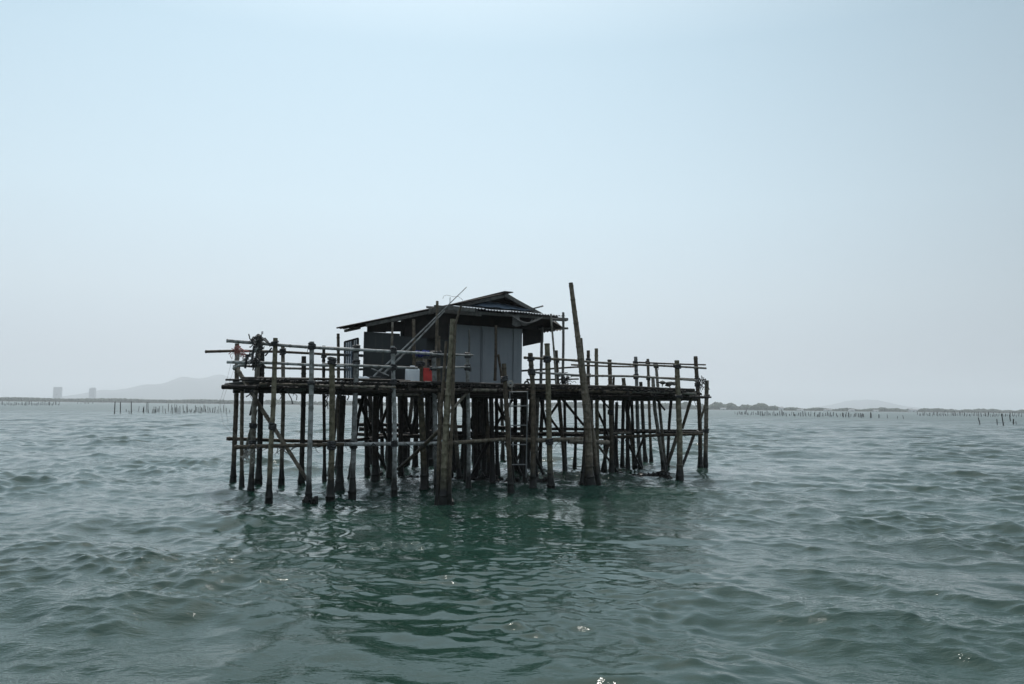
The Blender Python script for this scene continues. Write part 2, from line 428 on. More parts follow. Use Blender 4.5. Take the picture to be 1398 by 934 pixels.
# ------------------------------------------------------------------ far shore, hills, towers, haze
def shore():
    grd = plain('mud_bank', (.05, .055, .045), (.08, .08, .065), .02, .95, 0, 0)
    fol = plain('mangrove_green', (.025, .04, .022), (.06, .085, .045), .08, .95, 0, 0)
    m = MB()
    xs = list(range(-60, 1480, 12))
    Yf = lambda px: 1500 + 60*math.sin(px*.01)
    prof = [(-.5, 0), (1.2, 4), (1.6, 140), (-2, 400)]
    v = []; f = []
    for px in xs:
        for (z, off) in prof:
            Y = Yf(px) + off; v.append(Vector(((px-699)/F*Y, Y, z)))
    for i in range(len(xs)-1):
        for k in range(3):
            a = i*4+k; f.append((a, a+4, a+5, a+1))
    m.add(v, f); tag(m.build('shore_ground', grd), kind='structure')
    rng = random.Random(3)
    def band(name, x0, x1, hf, n_, sub=1):
        m = MB()
        for i in range(n_):
            px = rng.uniform(x0, x1); Y = Yf(px) + rng.uniform(8, 90); h = hf(px)*rng.uniform(.75, 1.12)*Y/F
            r_ = rng.uniform(.22, .42)*h + .8
            z = h - r_*.6
            m.blob(((px-699)/F*Y, Y, max(z*.5, .8)), r_*1.3, r_*1.1, max(h/2, 1)+.4, rng, .22)
            if rng.random() < .5: m.blob(((px-699)/F*Y+rng.uniform(-3, 3), Y, z), r_*.7, r_*.7, r_*.6, rng, .25)
        return tag(m.build(name, fol), kind='stuff')
    def hr(px):
        if px < 1065: return 7.6 + 1.6*math.sin(px*.11) + 1.5*math.sin(px*.31) - max(0, (px-1030))*.09
        if px < 1200: return 3.8 + .8*math.sin(px*.17)
        return 4.6 + .7*math.sin(px*.09) + .5*math.sin(px*.33)
    band('distant_mangrove', -60, 330, lambda p: 5.2 + .5*math.sin(p*.05), 1800)
    band('distant_mangrove', 330, 700, lambda p: 5.5 + 1.0*math.sin(p*.07), 900)
    band('distant_woodland', 700, 1075, lambda p: hr(p) if p > 930 else 6.5 + 1.5*math.sin(p*.05), 2200)
    band('distant_woodland', 1075, 1460, hr, 2400)
    # low pale sheds among the trees
    wm = plain('whitewashed_wall', (.6, .6, .6), (.75, .75, .74), .3, .7, 0, 0)
    rm = plain('grey_shed_roof', (.25, .24, .24), (.36, .35, .35), .2, .7, 0, 0)
    specs = [(1067, 5.2, 5.0, 'tall pale block standing above the end of the high woodland'),
             (1093, 8, 2.2, 'small white waterside shed just right of the pale block on the far shore'),
             (1131, 10, 2.4, 'long white shed on the far shore below the low end of the hill'),
             (1163, 7, 2.8, 'white gabled shed on the far shore in front of the faint hill'),
             (1196, 6, 2.4, 'white shed with grey roof where the far hill slopes down again'),
             (1247, 11, 3.8, 'broad grey roofed warehouse rising among shore trees right of the faint hill'),
             (988, 7, 2.6, 'low white shed under the tall woodland beside the platform'),
             (893, 6, 2.6, 'small white shed seen between the stilts at the far shore'),
             (760, 8, 2.4, 'pale boathouse seen under the deck at the far shore')]
    for (px, wpx, hpx, lab) in specs:
        Y = Yf(px) - 6; wd = wpx*Y/F; h = hpx*Y/F; x = (px-699)/F*Y
        e = empty('shore_house', (x, Y, 0)); tag(e, lab, 'house', 'houses on the far shore')
        a = MB(); a.box((x-wd/2, Y, 0.6), (wd, 0, 0), (0, 7, 0), (0, 0, h*.7)); a.build('wall', wm, e)
        a = MB(); zt = .6+h*.7
        a.add([(x-wd/2-.4, Y-.4, zt), (x+wd/2+.4, Y-.4, zt), (x+wd/2+.4, Y+7.4, zt), (x-wd/2-.4, Y+7.4, zt), (x-wd/2-.4, Y+3.5, zt+h*.3), (x+wd/2+.4, Y+3.5, zt+h*.3)],
              [(0, 1, 5, 4), (2, 3, 4, 5), (0, 4, 3), (1, 2, 5), (0, 3, 2, 1)]); a.build('roof', rm, e)
        a = MB(); a.box((x-wd*.12, Y-.06, .7), (wd*.2, 0, 0), (0, .05, 0), (0, 0, h*.4)); a.build('door', rm, e)
    # hills
    hm = plain('hill_slope', (.04, .055, .06), (.07, .085, .09), .003, .95, 0, 0)
    def hill(pts, Y, depth):
        rng2 = np.random.RandomState(11)
        pp = np.array(pts, float); xs = np.linspace(pp[0, 0], pp[-1, 0], 130)
        top = np.interp(xs, pp[:, 0], pp[:, 1]) + sum(.35/(k+1)*np.sin(xs*.09*(k+1.3)+k*2.1) for k in range(5))
        rows = 12; v = []; f = []
        for r_ in range(rows):
            t = r_/(rows-1); YY = Y + depth*(t-.5)*2
            for i, px in enumerate(xs):
                z = max(0, P(px, top[i], Y).z) * math.sin(math.pi*t)**.8 * (1 + .10*math.sin(i*.4+r_*1.7)*(1-abs(2*t-1)))if 0 < t < 1 else -3
                v.append(((px-699)/F*Y, YY, z))
        n_ = len(xs)
        for r_ in range(rows-1):
            for i in range(n_-1):
                a = r_*n_+i; f.append((a, a+1, a+n_+1, a+n_))
        tag(mesh_obj('hill', v, f, hm, None, True), kind='structure')
    hill([(95, 548), (130, 541), (160, 533), (200, 529), (235, 522), (265, 516), (290, 514), (320, 516), (350, 522), (400, 533), (450, 541), (500, 547), (540, 553)], 7000, 900)
    hill([(1085, 561), (1120, 557), (1150, 551), (1170, 547.5), (1185, 546), (1198, 549), (1215, 554), (1240, 557), (1262, 560), (1280, 563)], 7400, 700)
    # two hotel towers
    wl = plain('tower_render', (.32, .33, .35), (.40, .41, .43), .01, .8, 0, 0)
    dk = plain('tower_glass', (.05, .06, .07), (.09, .10, .11), .05, .3, 0, 0)
    for (px, wpx, ytop, lab, dark) in ((80, 10.5, 528.3, 'wide slab tower block with a dark square opening, on the hazy shore', True),
                                       (127.5, 8, 529.2, 'narrower tower block with a stepped roof, by the foot of the hill', False)):
        Y = 4000; x = (px-699)/F*Y; wd = wpx*Y/F; z = P(px, ytop, Y).z; dp = 14
        e = empty('tower_block', (x, Y, 0)); tag(e, lab, 'tower', 'tower blocks on the shore')
        a = MB(); a.box((x-wd/2, Y, 0), (wd, 0, 0), (0, dp, 0), (0, 0, z*.94)); a.build('wall', wl, e)
        a = MB(); a.box((x-wd*(.5 if dark else .3), Y+2, z*.94), (wd*(1 if dark else .75), 0, 0), (0, dp-4, 0), (0, 0, z*.06)); a.build('roof', wl, e)
        a = MB(); nfl = 16
        for k in range(nfl):
            zz = z*.08 + k*z*.83/nfl; a.box((x-wd*.44, Y-.5, zz), (wd*.88, 0, 0), (0, .6, 0), (0, 0, z*.02))
        a.build('balcony', wl, e)
        a = MB()
        for k in range(nfl):
            for c_ in range(6):
                a.box((x-wd*.42+c_*wd*.145, Y-.06, z*.105 + k*z*.83/nfl), (wd*.11, 0, 0), (0, .05, 0), (0, 0, z*.024))
        w_ = a.build('window', dk, e); w_['kind'] = 'stuff'
        if dark:
            a = MB(); a.box((x-wd*.12, Y-.8, z*.42), (wd*.2, 0, 0), (0, .3, 0), (0, 0, z*.12)); a.build('opening', dk, e)
shore()

def haze():
    m = bpy.data.materials.new('haze'); m.use_nodes = True; n = m.node_tree.nodes; l = m.node_tree.links
    for k in list(n): n.remove(k)
    o_ = n.new('ShaderNodeOutputMaterial'); v = n.new('ShaderNodeVolumePrincipled')
    v.inputs['Color'].default_value = (.915, .942, .985, 1); v.inputs['Density'].default_value = .00023
    v.inputs['Anisotropy'].default_value = .35
    l.new(v.outputs[0], o_.inputs['Volume'])
    a = MB(); a.box((-12500, -12500, -1.5), (25000, 0, 0), (0, 25000, 0), (0, 0, 330))
    tag(a.build('haze', m), kind='stuff')
haze()

# ------------------------------------------------------------------ far stakes
def stake_mesh(seed, leany=0):
    rng = random.Random(seed); m = MB()
    m.tube([(0, 0, -.8), (.02, 0, .4), (rng.uniform(-.04, .04), 0, 1)], .5, 6, .36, rng=rng)
    return m
stk_proto = []
for s_ in range(3):
    me_o = stake_mesh(s_).build('mussel_stake', M['dark'])
    stk_proto.append(me_o.data); bpy.data.objects.remove(me_o)
def stake(px, ytop, ybase, wpx, lab, group, dx=0):
    p = W(px, ybase); q = P(px+dx, ytop, p.y)
    o = bpy.data.objects.new('mussel_stake', random.choice(stk_proto)); C.objects.link(o)
    h = q.z; tilt = math.atan2(q.x-p.x, h)
    rr = wpx*p.y/F
    o.location = (p.x, p.y, 0); o.rotation_euler = (random.uniform(-.05, .05), tilt, 0); o.scale = (rr, rr, h/math.cos(tilt))
    tag(o, lab, 'stake', group); return o
G1 = 'stakes standing in the water left of the platform'
stake(156.3, 548.5, 564.3, 1.5, 'tall stake leaning slightly, leftmost of the row left of the platform', G1, 1.2)
stake(164.3, 549, 564, 1.4, 'tall upright stake, second from the outer end of the row left of the platform', G1, .2)
stake(179.2, 548.3, 564.6, 1.4, 'tall upright stake beside two stubs, third tall one of the row left of the platform', G1, .3)
LAB1 = 'thin dark stake in the crowded part of the row left of the platform'
rs = random.Random(21)
for px in [172.5, 176.5, 189, 195.5, 196.5, 199.5, 202, 202.8, 208, 210, 211.5, 213, 215.4, 217, 222.5, 226, 229.5, 233, 235.5, 238, 239.5, 240.5, 241.5, 243.5, 245.5, 250.5, 252.5, 255, 256, 258, 260, 261.5, 264.5, 266, 267, 269, 270.5, 272.5, 274.5, 276.5, 278, 280, 281.5, 284, 287, 290, 293, 296, 298.5, 302, 305.5, 309, 313.5]:
    far_ = (px-190)/130
    yb = 564.2 + rs.uniform(-2.0, 1.0); h = rs.uniform(4, 14) * (1 if px > 188 else .35) * (1 - .3*far_)
    stake(px + rs.uniform(-.3, .3), yb-h, yb, rs.uniform(.7, 1.3), LAB1, G1, rs.uniform(-1.0, 1.3))
G2 = 'stakes far out at the edge of the water'
LAB2 = 'tiny stake in the faint row in front of the tower blocks'
for i in range(46):
    px = 2 + i*1.75 + rs.uniform(-.7, .7); yb = 553.2 + rs.uniform(-.8, .8)
    stake(px, yb-rs.uniform(2, 5.5), yb, rs.uniform(.5, .9), LAB2, G2, rs.uniform(-.4, .4))
for i in range(10):
    px = rs.uniform(98, 134); stake(px, 549.5, 551.5+rs.uniform(-.5, .5), .6, 'tiny scattered stake below the second tower block', G2)
G3 = 'stakes standing in the water right of the platform'
LAB3 = 'small dark stake in the long broken row right of the platform'
for i in range(88):
    px = 1004 + i*2.02 + rs.uniform(-.9, .9); yb = 566.3 + (px-1004)*.019 + rs.uniform(-.9, .9)
    h = rs.uniform(2.5, 7.0) if i > 6 else 4
    if rs.random() < .9: stake(px, yb-h, yb, rs.uniform(.5, 1.3), LAB3, G3, rs.uniform(-.8, .8))
for (px, yt, yb, w_, dx) in ((1176.5, 566, 570.6, .9, 0), (1189, 563, 570.6, 2.2, -.3), (1200, 565.7, 570.6, 1.6, 0), (1211.5, 565.7, 571, .8, -.4), (1225.3, 568, 571.7, .8, 0), (1233.5, 567, 571.6, .9, -1)):
    stake(px, yt, yb, w_, 'single stake in the sparse gap between the two stake rows on the right', G3, dx)
LAB4 = 'faint far stake along the foot of the right hand shore'
for i in range(74):
    px = 1253 + i*1.95 + rs.uniform(-.8, .8); yb = 567 + (px-1253)*.012 + rs.uniform(-.7, 1.2)
    stake(px, yb-rs.uniform(2.5, 6.5), yb, rs.uniform(.5, 1.0), LAB4, G3, rs.uniform(-.8, .8))
for (px, yt, yb, w_, dx, lab) in ((1338, 570, 579.6, 1.6, -2.5, 'stake leaning to the left, first of the nearer group by the right edge'),
        (1361.5, 572, 579.6, 1.4, -.8, 'short upright stake between two leaning ones near the right edge'),
        (1370, 565, 581, 1.7, -3, 'tallest leaning stake near the right edge of the water'),
        (1379.5, 566, 575, 1.4, -1.5, 'leaning stake behind the tallest leaning one near the right edge'),
        (1383.5, 572, 579.6, 2.0, -.2, 'thick upright stake near the right edge'),
        (1387.5, 575.5, 580, 1.2, -.8, 'short thin stake touching the thick one near the right edge')):
    stake(px, yt, yb, w_, lab, G3, dx)

# ------------------------------------------------------------------ the platform
plat = empty('fishing_platform', (-2, 25, 0))
tag(plat, 'dark bamboo platform on many thin stilts standing in the sea, with rails round its deck', 'platform')

POSTS = []     # for lashings
def stilt(pts, wpx, mat='pole', D=None, name='stilt', lashes=(), parent=plat, dip=True, w2=None):
    """pts: photo pixels from top to bottom; the last one is where it meets the water"""
    if D is None: D = W(*pts[-1]).y
    q = [P(x, y, D) for x, y in pts]
    if dip:
        d = (q[-1]-q[-2]).normalized(); q.append(q[-1] + d*.7)
    q.reverse()
    r_ = Rpx(w2 or wpx, D); r2 = Rpx(wpx, D)*.94
    o = bamboo(name, q, r_*1.02, M[mat], parent, r2, grow=dip)
    for y in lashes:
        for i in range(len(pts)-1):
            if pts[i][1] <= y <= pts[i+1][1]:
                t = (y-pts[i][1])/(pts[i+1][1]-pts[i][1]); x = pts[i][0]+(pts[i+1][0]-pts[i][0])*t
                lash(o, P(x, y, D), q[-1]-q[0], r_)
    return o
rd0 = random.Random(17)
# left part, front row and side row
stilt([(323.5,469),(322,560),(321,600),(318.8,661)], 6, 'pole', lashes=(502, 523))
stilt([(331,534),(331,560),(330,640),(329.5,668)], 5, 'pole')
stilt([(354.3,457),(351,517),(346.5,560),(342,676)], 6.6, 'pole', lashes=(472, 497, 520, 581, 606))
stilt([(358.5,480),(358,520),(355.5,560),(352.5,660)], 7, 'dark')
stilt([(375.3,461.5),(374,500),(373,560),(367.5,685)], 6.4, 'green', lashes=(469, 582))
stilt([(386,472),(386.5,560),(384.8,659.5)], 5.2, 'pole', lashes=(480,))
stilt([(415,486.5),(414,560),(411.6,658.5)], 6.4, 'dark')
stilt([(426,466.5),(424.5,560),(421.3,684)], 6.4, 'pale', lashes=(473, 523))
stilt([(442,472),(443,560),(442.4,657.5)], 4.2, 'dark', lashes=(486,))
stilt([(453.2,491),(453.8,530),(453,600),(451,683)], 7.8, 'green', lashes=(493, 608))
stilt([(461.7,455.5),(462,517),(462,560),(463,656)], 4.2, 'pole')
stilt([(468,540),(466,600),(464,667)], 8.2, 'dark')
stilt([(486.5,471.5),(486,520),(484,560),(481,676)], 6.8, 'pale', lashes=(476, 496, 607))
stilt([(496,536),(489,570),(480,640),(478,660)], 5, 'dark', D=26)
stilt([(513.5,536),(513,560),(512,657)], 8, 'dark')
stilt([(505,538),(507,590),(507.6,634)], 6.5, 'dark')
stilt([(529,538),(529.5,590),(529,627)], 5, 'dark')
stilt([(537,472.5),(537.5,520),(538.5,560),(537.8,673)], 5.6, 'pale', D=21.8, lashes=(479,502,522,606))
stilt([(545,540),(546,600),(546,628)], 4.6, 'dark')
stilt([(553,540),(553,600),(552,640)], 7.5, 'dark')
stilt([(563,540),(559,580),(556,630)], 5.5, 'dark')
stilt([(574,489.5),(574.7,539),(577,600),(578.8,668)], 8.2, 'green', lashes=(497, 606))
stilt([(591,481),(593,530),(594.5,580),(597,668)], 6.2, 'pale', D=22.7, lashes=(484, 503, 527, 604))
stilt([(599.5,459),(599.5,530),(600,600),(600,668)], 4.6, 'pole', D=22.5, lashes=(484,))
stilt([(587,540),(587,600),(587,632)], 8, 'dark')
stilt([(615,530),(621,573),(627.6,655)], 5.4, 'pole')
stilt([(634,536),(633,600),(631,640)], 6, 'dark')
stilt([(638.5,483),(638,530),(640,600),(640,667)], 5.2, 'pale', D=23.1, lashes=(485, 502, 603))
stilt([(646,538),(646.5,600),(647,632)], 5, 'dark')
stilt([(652,540),(654,600),(654,640)], 4.2, 'dark')
stilt([(663,538.5),(665,580),(668.5,648)], 6, 'pole', lashes=(602,))
stilt([(671,540),(671.5,600),(672,664)], 6.4, 'dark')
stilt([(687.5,496.5),(689.5,530),(693,575),(697.6,671)], 6.2, 'pole', lashes=(517,))
stilt([(684.5,540),(686,600),(686,628)], 4.5, 'dark')
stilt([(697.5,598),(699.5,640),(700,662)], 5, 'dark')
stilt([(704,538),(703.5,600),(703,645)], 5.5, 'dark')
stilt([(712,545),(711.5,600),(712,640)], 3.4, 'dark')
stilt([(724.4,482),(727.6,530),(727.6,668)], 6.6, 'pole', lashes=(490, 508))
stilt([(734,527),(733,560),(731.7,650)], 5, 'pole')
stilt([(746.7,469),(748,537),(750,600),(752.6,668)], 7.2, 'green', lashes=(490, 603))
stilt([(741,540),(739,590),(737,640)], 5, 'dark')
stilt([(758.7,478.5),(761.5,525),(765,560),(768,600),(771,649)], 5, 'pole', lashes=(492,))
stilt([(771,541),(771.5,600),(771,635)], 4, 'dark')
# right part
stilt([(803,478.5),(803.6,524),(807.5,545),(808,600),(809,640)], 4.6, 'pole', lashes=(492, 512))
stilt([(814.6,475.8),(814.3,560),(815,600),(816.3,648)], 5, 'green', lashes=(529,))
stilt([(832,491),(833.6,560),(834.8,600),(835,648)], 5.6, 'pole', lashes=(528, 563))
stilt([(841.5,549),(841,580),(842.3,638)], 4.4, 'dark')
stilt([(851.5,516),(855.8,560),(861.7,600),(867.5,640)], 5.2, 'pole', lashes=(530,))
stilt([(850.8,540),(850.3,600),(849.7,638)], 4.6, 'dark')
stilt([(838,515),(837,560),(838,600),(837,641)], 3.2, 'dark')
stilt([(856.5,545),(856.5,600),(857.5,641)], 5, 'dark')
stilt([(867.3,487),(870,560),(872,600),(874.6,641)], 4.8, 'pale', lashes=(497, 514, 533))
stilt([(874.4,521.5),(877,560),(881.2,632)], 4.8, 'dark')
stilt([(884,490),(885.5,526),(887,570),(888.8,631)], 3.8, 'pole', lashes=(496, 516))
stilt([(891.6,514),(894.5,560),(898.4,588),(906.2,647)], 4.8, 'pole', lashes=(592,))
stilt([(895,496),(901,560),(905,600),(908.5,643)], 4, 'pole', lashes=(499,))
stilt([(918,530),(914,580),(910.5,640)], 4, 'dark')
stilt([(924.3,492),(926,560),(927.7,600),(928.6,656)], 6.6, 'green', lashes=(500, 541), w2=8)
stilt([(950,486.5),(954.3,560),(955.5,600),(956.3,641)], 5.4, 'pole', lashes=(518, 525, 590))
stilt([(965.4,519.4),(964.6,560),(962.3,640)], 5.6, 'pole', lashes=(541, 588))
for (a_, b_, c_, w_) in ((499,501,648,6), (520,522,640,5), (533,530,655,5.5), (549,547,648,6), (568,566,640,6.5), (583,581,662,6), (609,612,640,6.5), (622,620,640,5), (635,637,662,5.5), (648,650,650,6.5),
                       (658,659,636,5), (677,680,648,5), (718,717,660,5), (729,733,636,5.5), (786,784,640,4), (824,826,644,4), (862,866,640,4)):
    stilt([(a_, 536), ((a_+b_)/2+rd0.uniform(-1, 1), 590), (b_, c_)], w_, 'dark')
for (x0, y0, x1, y1, D, w_) in ((500,545,528,600,28,5), (532,548,512,598,28,4.5), (566,545,590,600,27.5,5), (600,548,580,596,27,5), (628,545,655,605,28,5), (655,548,632,600,28,5), (676,548,700,590,29,4.5), (712,560,735,615,28,4.5),
        (505,600,530,645,27,5), (600,606,630,650,26,5), (668,602,645,648,27,5), (690,604,712,650,27,5), (722,604,742,648,27,4.5), (640,600,675,636,30,4.5), (745,560,765,590,29,3.6), (855,600,875,640,29.5,3.6), (880,596,866,634,30,3.4), (815,560,832,600,29,3.4)):
    m_ = MB(); m_.tube([P(x0, y0, D), P((x0+x1)/2+rd0.uniform(-1.5, 1.5), (y0+y1)/2, D+.1), P(x1, y1, D+.2)], Rpx(w_, D), 7, Rpx(w_*.8, D), bamboo=True, rng=rd0)
    m_.build('brace', M['dark'], plat, True)
# hidden rows under the house
rr_ = random.Random(9)
for v_, us in ((4.2, (5.2, 7.0, 8.4, 10.2)), (6.0, (3.8, 5.4, 7.4, 9.3, 11.6)), (7.9, (4.6, 6.5, 8.8, 10.6, 12.6))):
    for u_ in us:
        b = UV(u_ + rr_.uniform(-.3, .3), v_ + rr_.uniform(-.3, .3), -.6); t = UV(u_+rr_.uniform(-.25, .25), v_+rr_.uniform(-.2, .2), 2.75)
        bamboo('stilt', [b, b.lerp(t, .5)+Vector((rr_.uniform(-.05, .05), 0, 0)), t], rr_.uniform(.06, .1), M['dark'], plat, grow=True, sides=7)

def bar(name, a, b, wpx, mat, mid=(), parent=plat, ext=0):
    """a, b: (px, py, depth)"""
    pts = [P(*a)] + [P(*m) for m in mid] + [P(*b)]
    return bamboo(name, pts, Rpx(wpx, pts[0].y), M[mat], parent, Rpx(wpx, pts[-1].y)*.85)
def dfo(px, k=.12): return Df(px) - k     # just in front of / behind the front posts
# rails, left
bar('rail', (309,465.7,20.1), (478,477,dfo(470)), 4.4, 'pale', mid=((379.5,471,dfo(379)),(430,474.3,dfo(430))))
bar('rail', (440,474.8,Df(440)+.14), (591,483,Df(591)+.14), 4.2, 'pale', mid=((535,479.6,Df(535)+.1),))
bar('rail', (280,479.8,23.4), (449,484.3,Db(449)), 3.8, 'pole', mid=((325,478.6,24),(379,480.3,Db(379))))
bar('rail', (440,483.9,Db(440)+.1), (568,488.8,Db(568)), 3.8, 'pale')
bar('rail', (309.5,495,20.2), (470,499.6,dfo(470)), 4, 'pale', mid=((378,495.6,dfo(379)),))
bar('rail', (440,498,Df(440)+.14), (570,502.4,Df(571)), 3.8, 'pale')
bar('rail', (327,498.5,23.9), (449,505,Db(449)), 3.4, 'pole', mid=((378,503,Db(379)),))
bar('rail', (440,504.2,Db(440)+.1), (566,504.6,Db(568)), 3.2, 'pale')
bar('rail', (323,501,24), (354,474,20.3), 3.4, 'pale')
bar('rail', (320,502.5,23.9), (352,490,20.3), 4, 'pale')
bar('rail', (590,484,Df(590)), (646,484.5,Df(646)-.1), 3, 'pale')
bar('rail', (590,503,Df(590)), (641,501.5,Df(641)-.1), 3, 'pale')
# rails, right
bar('rail', (715.5,488.5,Df(716)), (790,492.6,Df(790)-.1), 3.6, 'pole')
bar('rail', (780,491.8,Df(780)+.1), (964,502.8,Df(964)-.1), 3, 'pole', mid=((866,498,Df(866)+.1),))
bar('rail', (871.6,495,31), (963.5,498,32), 2.2, 'pole')
bar('rail', (780,498.4,29), (866,500.5,30.4), 2.4, 'pole')
bar('rail', (712,506,28.5), (790,501.5,30), 2.6, 'dark')
bar('rail', (721,507.5,Df(721)), (792,513,Df(792)-.1), 3, 'pale')
bar('rail', (780,512,Df(780)+.1), (950,519,Df(950)-.1), 3, 'pole', mid=((866,514.4,Df(866)+.1),))
bar('rail', (719,519,28.5), (790,517,30), 2.4, 'dark')
bar('rail', (896,515.5,32), (950,518,32), 2, 'pole')
# ledgers
bar('ledger', (309.5,599.5,23.8), (465,603,Db(465)), 5, 'pole')
bar('ledger', (320,610.8,20.1), (470,607,dfo(470)), 5.6, 'pole')
bar('ledger', (440,607.6,Df(440)+.15), (600,605,Df(600)), 5.4, 'pale', mid=((535,605.3,Df(535)+.1),))
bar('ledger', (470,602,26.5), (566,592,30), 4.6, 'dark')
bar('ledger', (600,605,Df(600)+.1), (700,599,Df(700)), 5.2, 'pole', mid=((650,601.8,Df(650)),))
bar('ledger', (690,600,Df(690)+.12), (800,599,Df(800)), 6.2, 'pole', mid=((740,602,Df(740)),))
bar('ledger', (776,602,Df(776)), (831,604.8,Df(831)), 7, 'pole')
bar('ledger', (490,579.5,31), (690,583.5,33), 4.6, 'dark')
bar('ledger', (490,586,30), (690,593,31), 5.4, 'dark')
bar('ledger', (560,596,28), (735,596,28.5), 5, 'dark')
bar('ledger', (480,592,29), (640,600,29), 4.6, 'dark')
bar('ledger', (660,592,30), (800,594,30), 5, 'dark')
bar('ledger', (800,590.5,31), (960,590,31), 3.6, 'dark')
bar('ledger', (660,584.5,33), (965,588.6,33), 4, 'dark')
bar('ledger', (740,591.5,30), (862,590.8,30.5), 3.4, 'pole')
bar('ledger', (814,597,29), (960,593,28.7), 4.2, 'pole')
# braces
bar('brace', (323.5,503,21.5), (421,657,20.6), 5.6, 'pole', mid=((357.5,560,21.2),))
bar('brace', (349,560,22.5), (333,622,23), 4.4, 'pole')
bar('brace', (768,545,28.5), (797,581,28.5), 3.6, 'dark')
bar('brace', (763.5,549,28.5), (747,573,28.5), 3.6, 'dark')
bar('brace', (815,538,Df(815)), (832,557,Df(832)), 2.2, 'dark')
bar('brace', (814.5,604.5,29), (845,646,29), 3.2, 'pole')
bar('brace', (831,598,30), (822,645,30), 5, 'pole')
bar('brace', (946,534,28.2), (931.4,585,28.5), 4.4, 'pole')
bar('brace', (926,590,28.6), (911,634,29), 5, 'pole')
bar('brace', (947.5,592,30), (930,640,29.3), 4.2, 'dark')
bar('brace', (963.5,550,31.4), (956,572,31.4), 3.4, 'pole')
bar('brace', (609,580,20.8), (543,640,24), 5.4, 'pole', mid=((575,612,22.5),))
bar('brace', (640,535,23), (612,565,22.6), 3.8, 'pole')
bar('brace', (633,528,23.5), (618,535,22.8), 2.2, 'pale')
bar('brace', (522,540,27), (505,592,27), 5, 'dark')
bar('brace', (490,545,26), (512,600,27), 5, 'dark')
bar('brace', (545,540,28), (562,590,28), 5, 'dark')
bar('brace', (574,545,28), (562,592,28), 5.5, 'dark')
bar('brace', (700,545,30), (675,585,30), 3.6, 'dark')
bar('brace', (720,600,30), (700,640,30), 3.6, 'dark')
bar('brace', (738,545,28), (748,590,28), 4, 'dark')
bar('brace', (350,530,22), (341,566,23), 3, 'dark')
bar('brace', (896,545,30), (908,560,30), 2.6, 'dark')
bar('brace', (862,540,29), (857,562,29), 3, 'dark')

# deck of laid poles: outline of the platform on plan
poly = [(-6.35, 19.9), (5.85, 27.05), (7.2, 30.4), (4.5, 36), (-3.5, 31.6), (-5.4, 25.9), (-8.6, 23.9)]
def clip(p0, d):
    ts = []
    for i in range(len(poly)):
        ax, ay = poly[i]; bx, by = poly[(i+1) % len(poly)]
        ex, ey = bx-ax, by-ay; den = d.x*ey - d.y*ex
        if abs(den) < 1e-9: continue
        t = ((ax-p0.x)*ey - (ay-p0.y)*ex)/den; s_ = ((ax-p0.x)*d.y - (ay-p0.y)*d.x)/den
        if 0 <= s_ <= 1: ts.append(t)
    ts.sort(); return ts
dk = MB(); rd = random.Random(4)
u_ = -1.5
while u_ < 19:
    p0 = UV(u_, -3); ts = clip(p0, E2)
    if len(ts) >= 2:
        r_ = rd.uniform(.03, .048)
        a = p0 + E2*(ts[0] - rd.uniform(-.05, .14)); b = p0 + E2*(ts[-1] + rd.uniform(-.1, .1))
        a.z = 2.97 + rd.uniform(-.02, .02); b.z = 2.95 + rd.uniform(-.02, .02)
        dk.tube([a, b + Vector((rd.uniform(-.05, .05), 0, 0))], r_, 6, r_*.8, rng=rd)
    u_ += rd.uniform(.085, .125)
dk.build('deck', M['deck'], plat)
# edge beams and joists
bar('edge_beam', (303.5,529,20.1), (352,529.5,20.0), 6, 'dark')
bar('edge_beam', (308,518.2,20.1), (430,517.8,dfo(430)), 2.6, 'dark')
bar('edge_beam', (330,516,20.25), (560,520.5,Df(560)+.1), 4, 'dark')
bar('edge_beam', (354,524,20.0), (425,524.6,dfo(425)), 3.2, 'pole')
bar('edge_beam', (425,525.6,Df(425)), (540,528.8,Df(540)), 3.6, 'pole')
bar('edge_beam', (335,530,20.5), (480,533.5,Df(480)+.1), 6, 'dark')
bar('edge_beam', (470,533,Df(470)+.15), (640,534,Df(640)), 6, 'dark')
bar('edge_beam', (545,522.5,Df(545)), (720,526.5,Df(720)+.1), 5, 'dark')
bar('edge_beam', (540,539,Df(540)+.6), (572,539.5,Df(570)+.6), 3.4, 'pole')
bar('edge_beam', (640,533,Df(640)-.02), (690,533.5,Df(690)), 4.4, 'pole')
bar('edge_beam', (690,533.5,Df(690)-.05), (792,533.5,Df(792)), 3.2, 'pole')
bar('edge_beam', (700,526.6,Df(700)+.1), (842,528.3,Df(842)), 5, 'dark')
bar('edge_beam', (630,541,Df(630)+.5), (800,539.4,Df(800)+.3), 5.6, 'dark')
bar('edge_beam', (775,533,Df(775)-.05), (862,536,Df(862)-.1), 4.4, 'pole')
bar('edge_beam', (830,528,Df(830)+.1), (948,532.3,Df(948)), 4.4, 'dark')
bar('edge_beam', (855,533.5,Df(855)+.1), (950,538,Df(950)-.1), 4, 'pole')
bar('edge_beam', (780,541,Df(780)+.5), (966,542.5,Df(966)+.2), 4, 'dark')
bar('edge_beam', (915,541,Df(915)), (970,542.5,29.2), 2.8, 'dark')
for i, u_ in enumerate([x*.95 for x in range(-1, 19)]):
    p0 = UV(u_, -3); ts = clip(p0, E2)
    if len(ts) >= 2:
        a = p0 + E2*(ts[0]-.12); b = p0 + E2*(ts[-1]); a.z = 2.86; b.z = 2.84
        bamboo('joist', [a, b], .055, M['dark'], plat, sides=7)
for v_ in (1.6, 3.2, 5.4, 7.2):
    p0 = UV(-3, v_); ts = clip(p0, E1)
    if len(ts) >= 2:
        a = p0 + E1*ts[0]; b = p0 + E1*ts[-1]; a.z = b.z = 2.75
        bamboo('joist', [a, b], .07, M['dark'], plat, sides=7)
